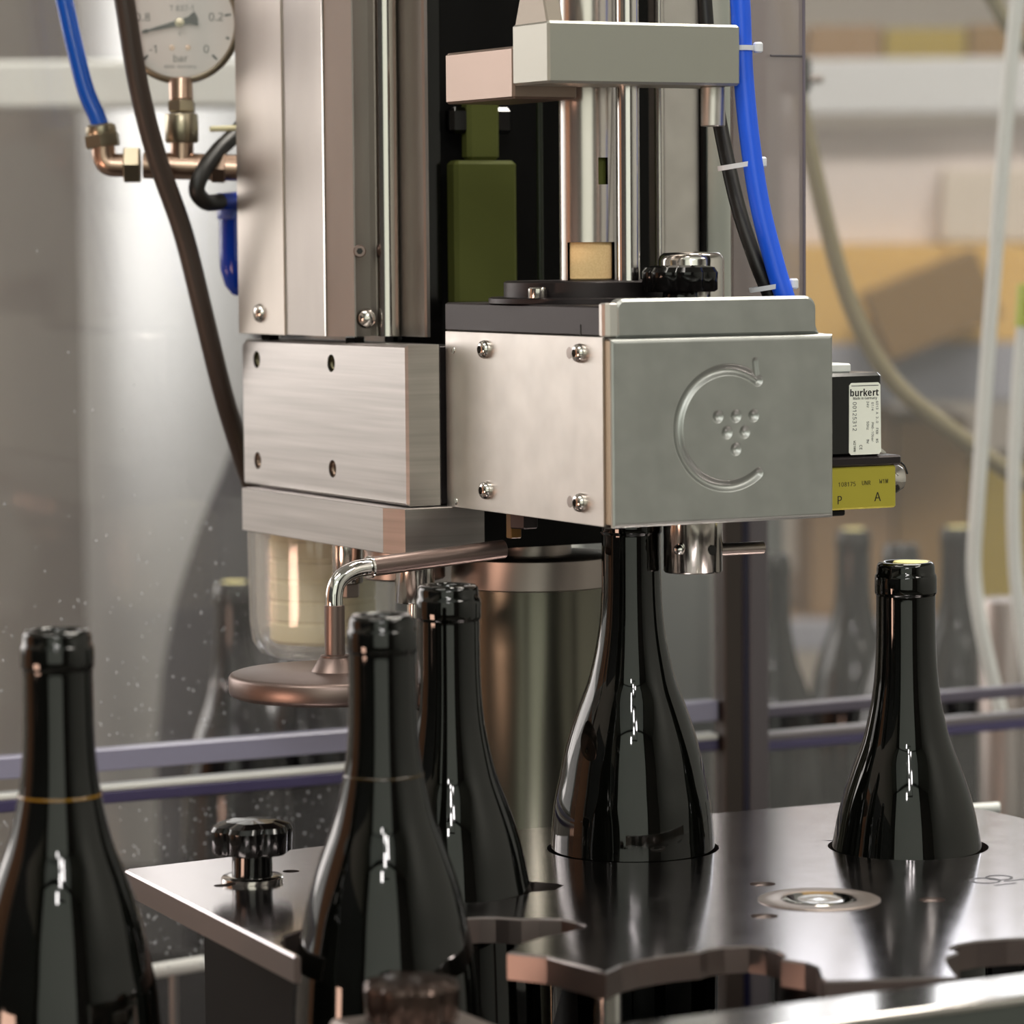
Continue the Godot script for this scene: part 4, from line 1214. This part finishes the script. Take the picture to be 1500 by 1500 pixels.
func hoses() -> void:
	frame = FM
	var t := thing("blue_air_hose", "bright blue air hose bending down to the corking head", "hose", Vector3(117, 262, -34), "blue hoses")
	begin(); hose([Vector3(101.6, 452, -60), Vector3(102.8, 430.4, -57.1), Vector3(104.3, 410.6, -54.4), Vector3(104.4, 377.7, -52.1), Vector3(105.6, 344.8, -48.4), Vector3(108.6, 311.9, -43.9), Vector3(113.8, 282.2, -38.4), Vector3(117.0, 268, -35.3), Vector3(118, 264, -34.6)], 4.9, 24); done("hose", M.blue_hose, t)
	t = thing("black_air_tube", "black tube bundled behind the bright blue hose", "tube", Vector3(114, 262, -44))
	begin(); hose([Vector3(108.5, 445, -98), Vector3(109.5, 391.3, -93), Vector3(110.4, 368.2, -88.5), Vector3(109.8, 345.1, -80), Vector3(107.2, 312, -62), Vector3(108.5, 285.6, -48), Vector3(113.4, 270, -44), Vector3(115, 265.4, -42.6)], 3.7, 20); done("tube", M.rubber, t)
	var ties := [[Vector3(104.3, 387.5, -52.8), Vector3(0.02, 1, 0.07), "white cable tie topmost round the blue hose"], [Vector3(103.8, 331, -49.6), Vector3(-0.22, 0.97, 0.1), "white cable tie round both hoses halfway down"], [Vector3(115.0, 272.2, -39.0), Vector3(-0.3, 0.95, 0.1), "white cable tie lowest on the hoses above the head"]]
	for k in 3:
		var c: Vector3 = ties[k][0]
		var b := axis_basis((ties[k][1] as Vector3).normalized())
		t = thing("cable_tie", ties[k][2], "cable tie", c, "white cable ties")
		begin()
		var rings := []
		# an oval strap round the two lines
		var ax := 5.4 if k == 0 else 9.4
		var bx := 5.4
		var dx := Vector3(-0.92, 0, -0.38) * (0.0 if k == 0 else 3.6)
		for h in [Vector2(0, -1.2), Vector2(0.5, -1.2), Vector2(0.5, 1.2), Vector2(0, 1.2)]:
			var ring := PackedVector3Array()
			for j in 32:
				var a := TAU * j / 32
				var u := Vector3(0.92, 0, 0.38)
				var v := Vector3(-0.38, 0, 0.92)
				ring.append(c + dx + u * ((ax + h.x) * cos(a)) - v * ((bx + h.x) * sin(a)) + b.y * h.y + Vector3(0, 0.16 * (ax + h.x) * cos(a) if k else 0.0, 0))
			rings.append(ring)
		loft(rings, [FLAT, FLAT, FLAT], false, false)
		done("strap", M.nylon, t)
		begin(); lathe([Vector2(1.6, -2.6), Vector2(2.4, -1.8), Vector2(2.4, 1.8), Vector2(1.6, 2.6)], c + dx + Vector3(0.92, 0, 0.38) * (ax + 2.0) + Vector3(0, 1.5 if k else 0.2, 0.8), 12); done("lock", M.nylon, t)

# ------------------------------------------------------------------ bottles
func bottle_profile() -> Array:
	var p := [Vector2(0, -291), Vector2(28, -295), Vector2(33, -296), Vector2(39, -293), Vector2(41, -287), Vector2(41.2, -200)]
	var sh := [Vector2(41.2, -200), Vector2(40.6, -182), Vector2(39.7, -164), Vector2(38.3, -148), Vector2(35.7, -135.5), Vector2(33.3, -123), Vector2(30, -111), Vector2(25.8, -99), Vector2(21.3, -87), Vector2(18.3, -74.7), Vector2(16.5, -65), Vector2(15.3, -55), Vector2(14.5, -40), Vector2(14.3, -20), Vector2(14.35, -16)]
	var pts := []
	for v in sh:
		pts.append(Vector3(v.x, v.y, 0))
	for q in spline(pts, 3):
		p.append(Vector2(q.x, q.y))
	p.append_array([Vector2(14.9, -15.4), Vector2(15.05, -14.6), Vector2(15.0, -7.4), Vector2(14.7, -6.4), Vector2(14.1, -5.6), Vector2(14.0, -2.6), Vector2(13.6, -1.1), Vector2(12.7, -0.2), Vector2(11.4, 0.0), Vector2(10.2, -0.3), Vector2(9.5, -1.2), Vector2(9.4, -3), Vector2(9.3, -46), Vector2(0, -47)])
	return p

func make_bottle(label: String, top: Vector3, mat: Material, level: bool) -> Node3D:
	var base := top - Vector3(0, 296, 0)
	var t := thing("wine_bottle", label, "bottle", base)
	begin(); lathe(bottle_profile(), top, 64, Basis(), false, false); done("glass", mat, t)
	if level:
		begin(); lathe([Vector2(17.15, -68.6), Vector2(17.4, -68.4), Vector2(17.2, -67.2), Vector2(16.9, -67.0)], top, 64, Basis(), false, false); done("painted_level_glint", M.amber, t)
	return t

func copy_bottle(src: Node3D, label: String, group: String, top: Vector3, tilt := 0.0) -> Node3D:
	var o: Node3D = src.duplicate()
	o.name = numbered("wine_bottle")
	add_child(o, true)
	var base := top - Vector3(0, 296, 0)
	o.transform = frame * Transform3D(Basis(Vector3(0.469, 0, 0.883), tilt), base * 0.001)
	o.set_meta("label", label)
	o.set_meta("group", group)
	return o

func cork_in(top: Vector3, label: String, mat: Material, g: String) -> void:
	var t := thing("cork", label, "cork", top - Vector3(0, 44, 0), g)
	begin(); lathe([Vector2(8.9, -44), Vector2(9.2, -43), Vector2(9.2, -0.8), Vector2(8.8, -0.3), Vector2(0, -0.2)], top, 32); done("cork", mat, t)

func bottles() -> void:
	frame = FM
	var g := "dark wine bottles on the machine"
	var b := make_bottle("open dark wine bottle nearest the left edge with a painted amber glint at the fill line", Vector3(-295.6, 139.3, 62.9), M.glass_black, false)
	b.set_meta("group", g)
	var b2 := copy_bottle(b, "open dark wine bottle in front of the hanging steel disc", g, Vector3(-157.3, 139.2, 80.8))
	copy_bottle(b, "open dark wine bottle just behind the one before the disc", g, Vector3(-76.2, 139.6, -16.9))
	copy_bottle(b, "dark wine bottle raised into the corking head", g, Vector3(48.8, 169.8, -66.6))
	copy_bottle(b, "corked dark wine bottle standing right of the corking head", g, Vector3(165.9, 139.4, -1.7), 0.008)
	cork_in(Vector3(168.2, 139.6, -1.7), "pale cork flush in the bottle right of the corking head", M.cork_pale, "wine corks")
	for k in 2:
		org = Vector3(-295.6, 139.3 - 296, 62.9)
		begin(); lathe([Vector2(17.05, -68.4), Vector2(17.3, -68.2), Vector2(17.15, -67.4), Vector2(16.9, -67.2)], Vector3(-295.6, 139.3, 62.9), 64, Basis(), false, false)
		done("painted_level_glint", M.amber if k == 0 else plain(Color(0.16, 0.11, 0.01), 0.2), b if k == 0 else b2)  # ring painted as the glint of refracted light at the wine surface
	# finished bottles on the rear conveyor
	frame = FW
	var far := [[Vector3(-202.4, 1050.7, -2569), "dark corked bottle behind the glass filter bowl"], [Vector3(-160, 1050.2, -2700), "dark bottle behind the disc beside another far bottle"], [Vector3(202, 1050.4, -2760), "far dark bottle next to the guard corner strip"], [Vector3(288.3, 1050.8, -2990), "far corked bottle under the brass valve body"], [Vector3(312, 1050.2, -2840), "far dark bottle just left of the corked front bottle"], [Vector3(379.3, 1050.5, -3010), "far corked bottle just right of the corked front bottle"]]
	var src: Node3D
	for k in far.size():
		if k == 0:
			src = make_bottle(far[0][1], far[0][0], M.far_glass, false)
			src.set_meta("group", "finished bottles behind the guards")
		else:
			copy_bottle(src, far[k][1], "finished bottles behind the guards", far[k][0])
	cork_in(far[0][0] + Vector3(0, 0.6, 0), "far pale cork in the bottle behind the filter bowl", M.cork_pale, "wine corks")
	cork_in(far[3][0] + Vector3(0, 0.6, 0), "far pale cork under the brass valve body", M.cork_pale, "wine corks")
	cork_in(far[5][0] + Vector3(0, 0.6, 0), "far pale cork right of the corked front bottle", M.cork_pale, "wine corks")

func small_things() -> void:
	frame = FM
	var c := Vector3(-147.8, 0, -79.5)
	var t := thing("star_knob", "large black star knob on the left of the guide plate", "knob", c, "black star knobs")
	begin(); lathe([Vector2(14.5, 0.1), Vector2(14.5, 1.8), Vector2(13.6, 2.6), Vector2(9, 2.6)], c, 40); done("washer", M.polished, t)
	begin(); lathe([Vector2(9.6, 2.4), Vector2(9.4, 4), Vector2(9.4, 14.5)], c, 32); done("stem", M.black_plastic, t)
	begin(); lobed(c, [Vector2(17.6, 13.4), Vector2(19.0, 14.4), Vector2(19.4, 24.2), Vector2(18.2, 26.4), Vector2(12, 28.2), Vector2(3, 28.8)], 6, 0.20, 96, 0.4); done("grip", M.black_plastic, t)
	t = thing("front_bracket", "flat steel bracket carrying the nearest star knob", "bracket", Vector3(-187, -157, 167))
	begin(); box(-212, -158, -26, -16, 140, 196, 1.5); done("plate", M.dull, t)
	begin(); rod(Vector3(-187, -157, 167), Vector3(-187, -26, 167), 12); done("post", M.black_metal, t)
	c = Vector3(-187.4, -15.9, 166.5)
	t = thing("star_knob", "dark star knob nearest the camera at the bottom", "knob", c, "black star knobs")
	begin(); lathe([Vector2(10, 0), Vector2(10, 4)], c, 32); done("stem", M.black_metal, t)
	begin(); lobed(c, [Vector2(18, 2), Vector2(19.4, 3), Vector2(20, 15.4), Vector2(19, 17.2), Vector2(14, 18.6), Vector2(4, 19.2)], 8, 0.14, 96, 0.2); done("grip", metal(Color(0.30, 0.25, 0.23), 0.18, 0.8), t)
	t = thing("limit_screw", "small black stop screw on the plate corner behind the corked bottle", "screw", Vector3(258, 0, -90))
	begin(); rod(Vector3(258, 0.1, -91), Vector3(258, 20, -91), 2.8, 0.5, 20); done("shank", M.black_plastic, t)
	begin(); hexagon(Vector3(258, 0.1, -91), Vector3(258, 3, -91), 4.6); done("nut", M.black_metal, t)
	t = thing("lamp_tube", "short white tube low behind the right corner of the guide plate", "tube", Vector3(350, -26, -210))
	begin(); rod(Vector3(335, -27, -218), Vector3(365.4, -25, -202), 3.2, 0.6); done("tube", M.white_paint, t)
	begin(); rod(Vector3(352, -157, -209), Vector3(352, -28, -209), 2.4, 0.3); done("stand", M.dull, t)
	frame = FW
	t = thing("white_bar", "short white bar seen through the lower left guard", "bar", Vector3(-208, 850, -2123))
	begin(); rod(Vector3(-210, 690, -2150), Vector3(-210, 850, -2150), 3, 0.3); done("stand", M.dull, t)
	begin(); box(-260, -160, 0, 690, -2200, -2100, 3); done("pedestal", M.black_matt, t)
	begin(); rod(Vector3(-228, 850, -2150), Vector3(-190, 856, -2150), 4.6, 0.8); done("bar", M.white_paint, t)
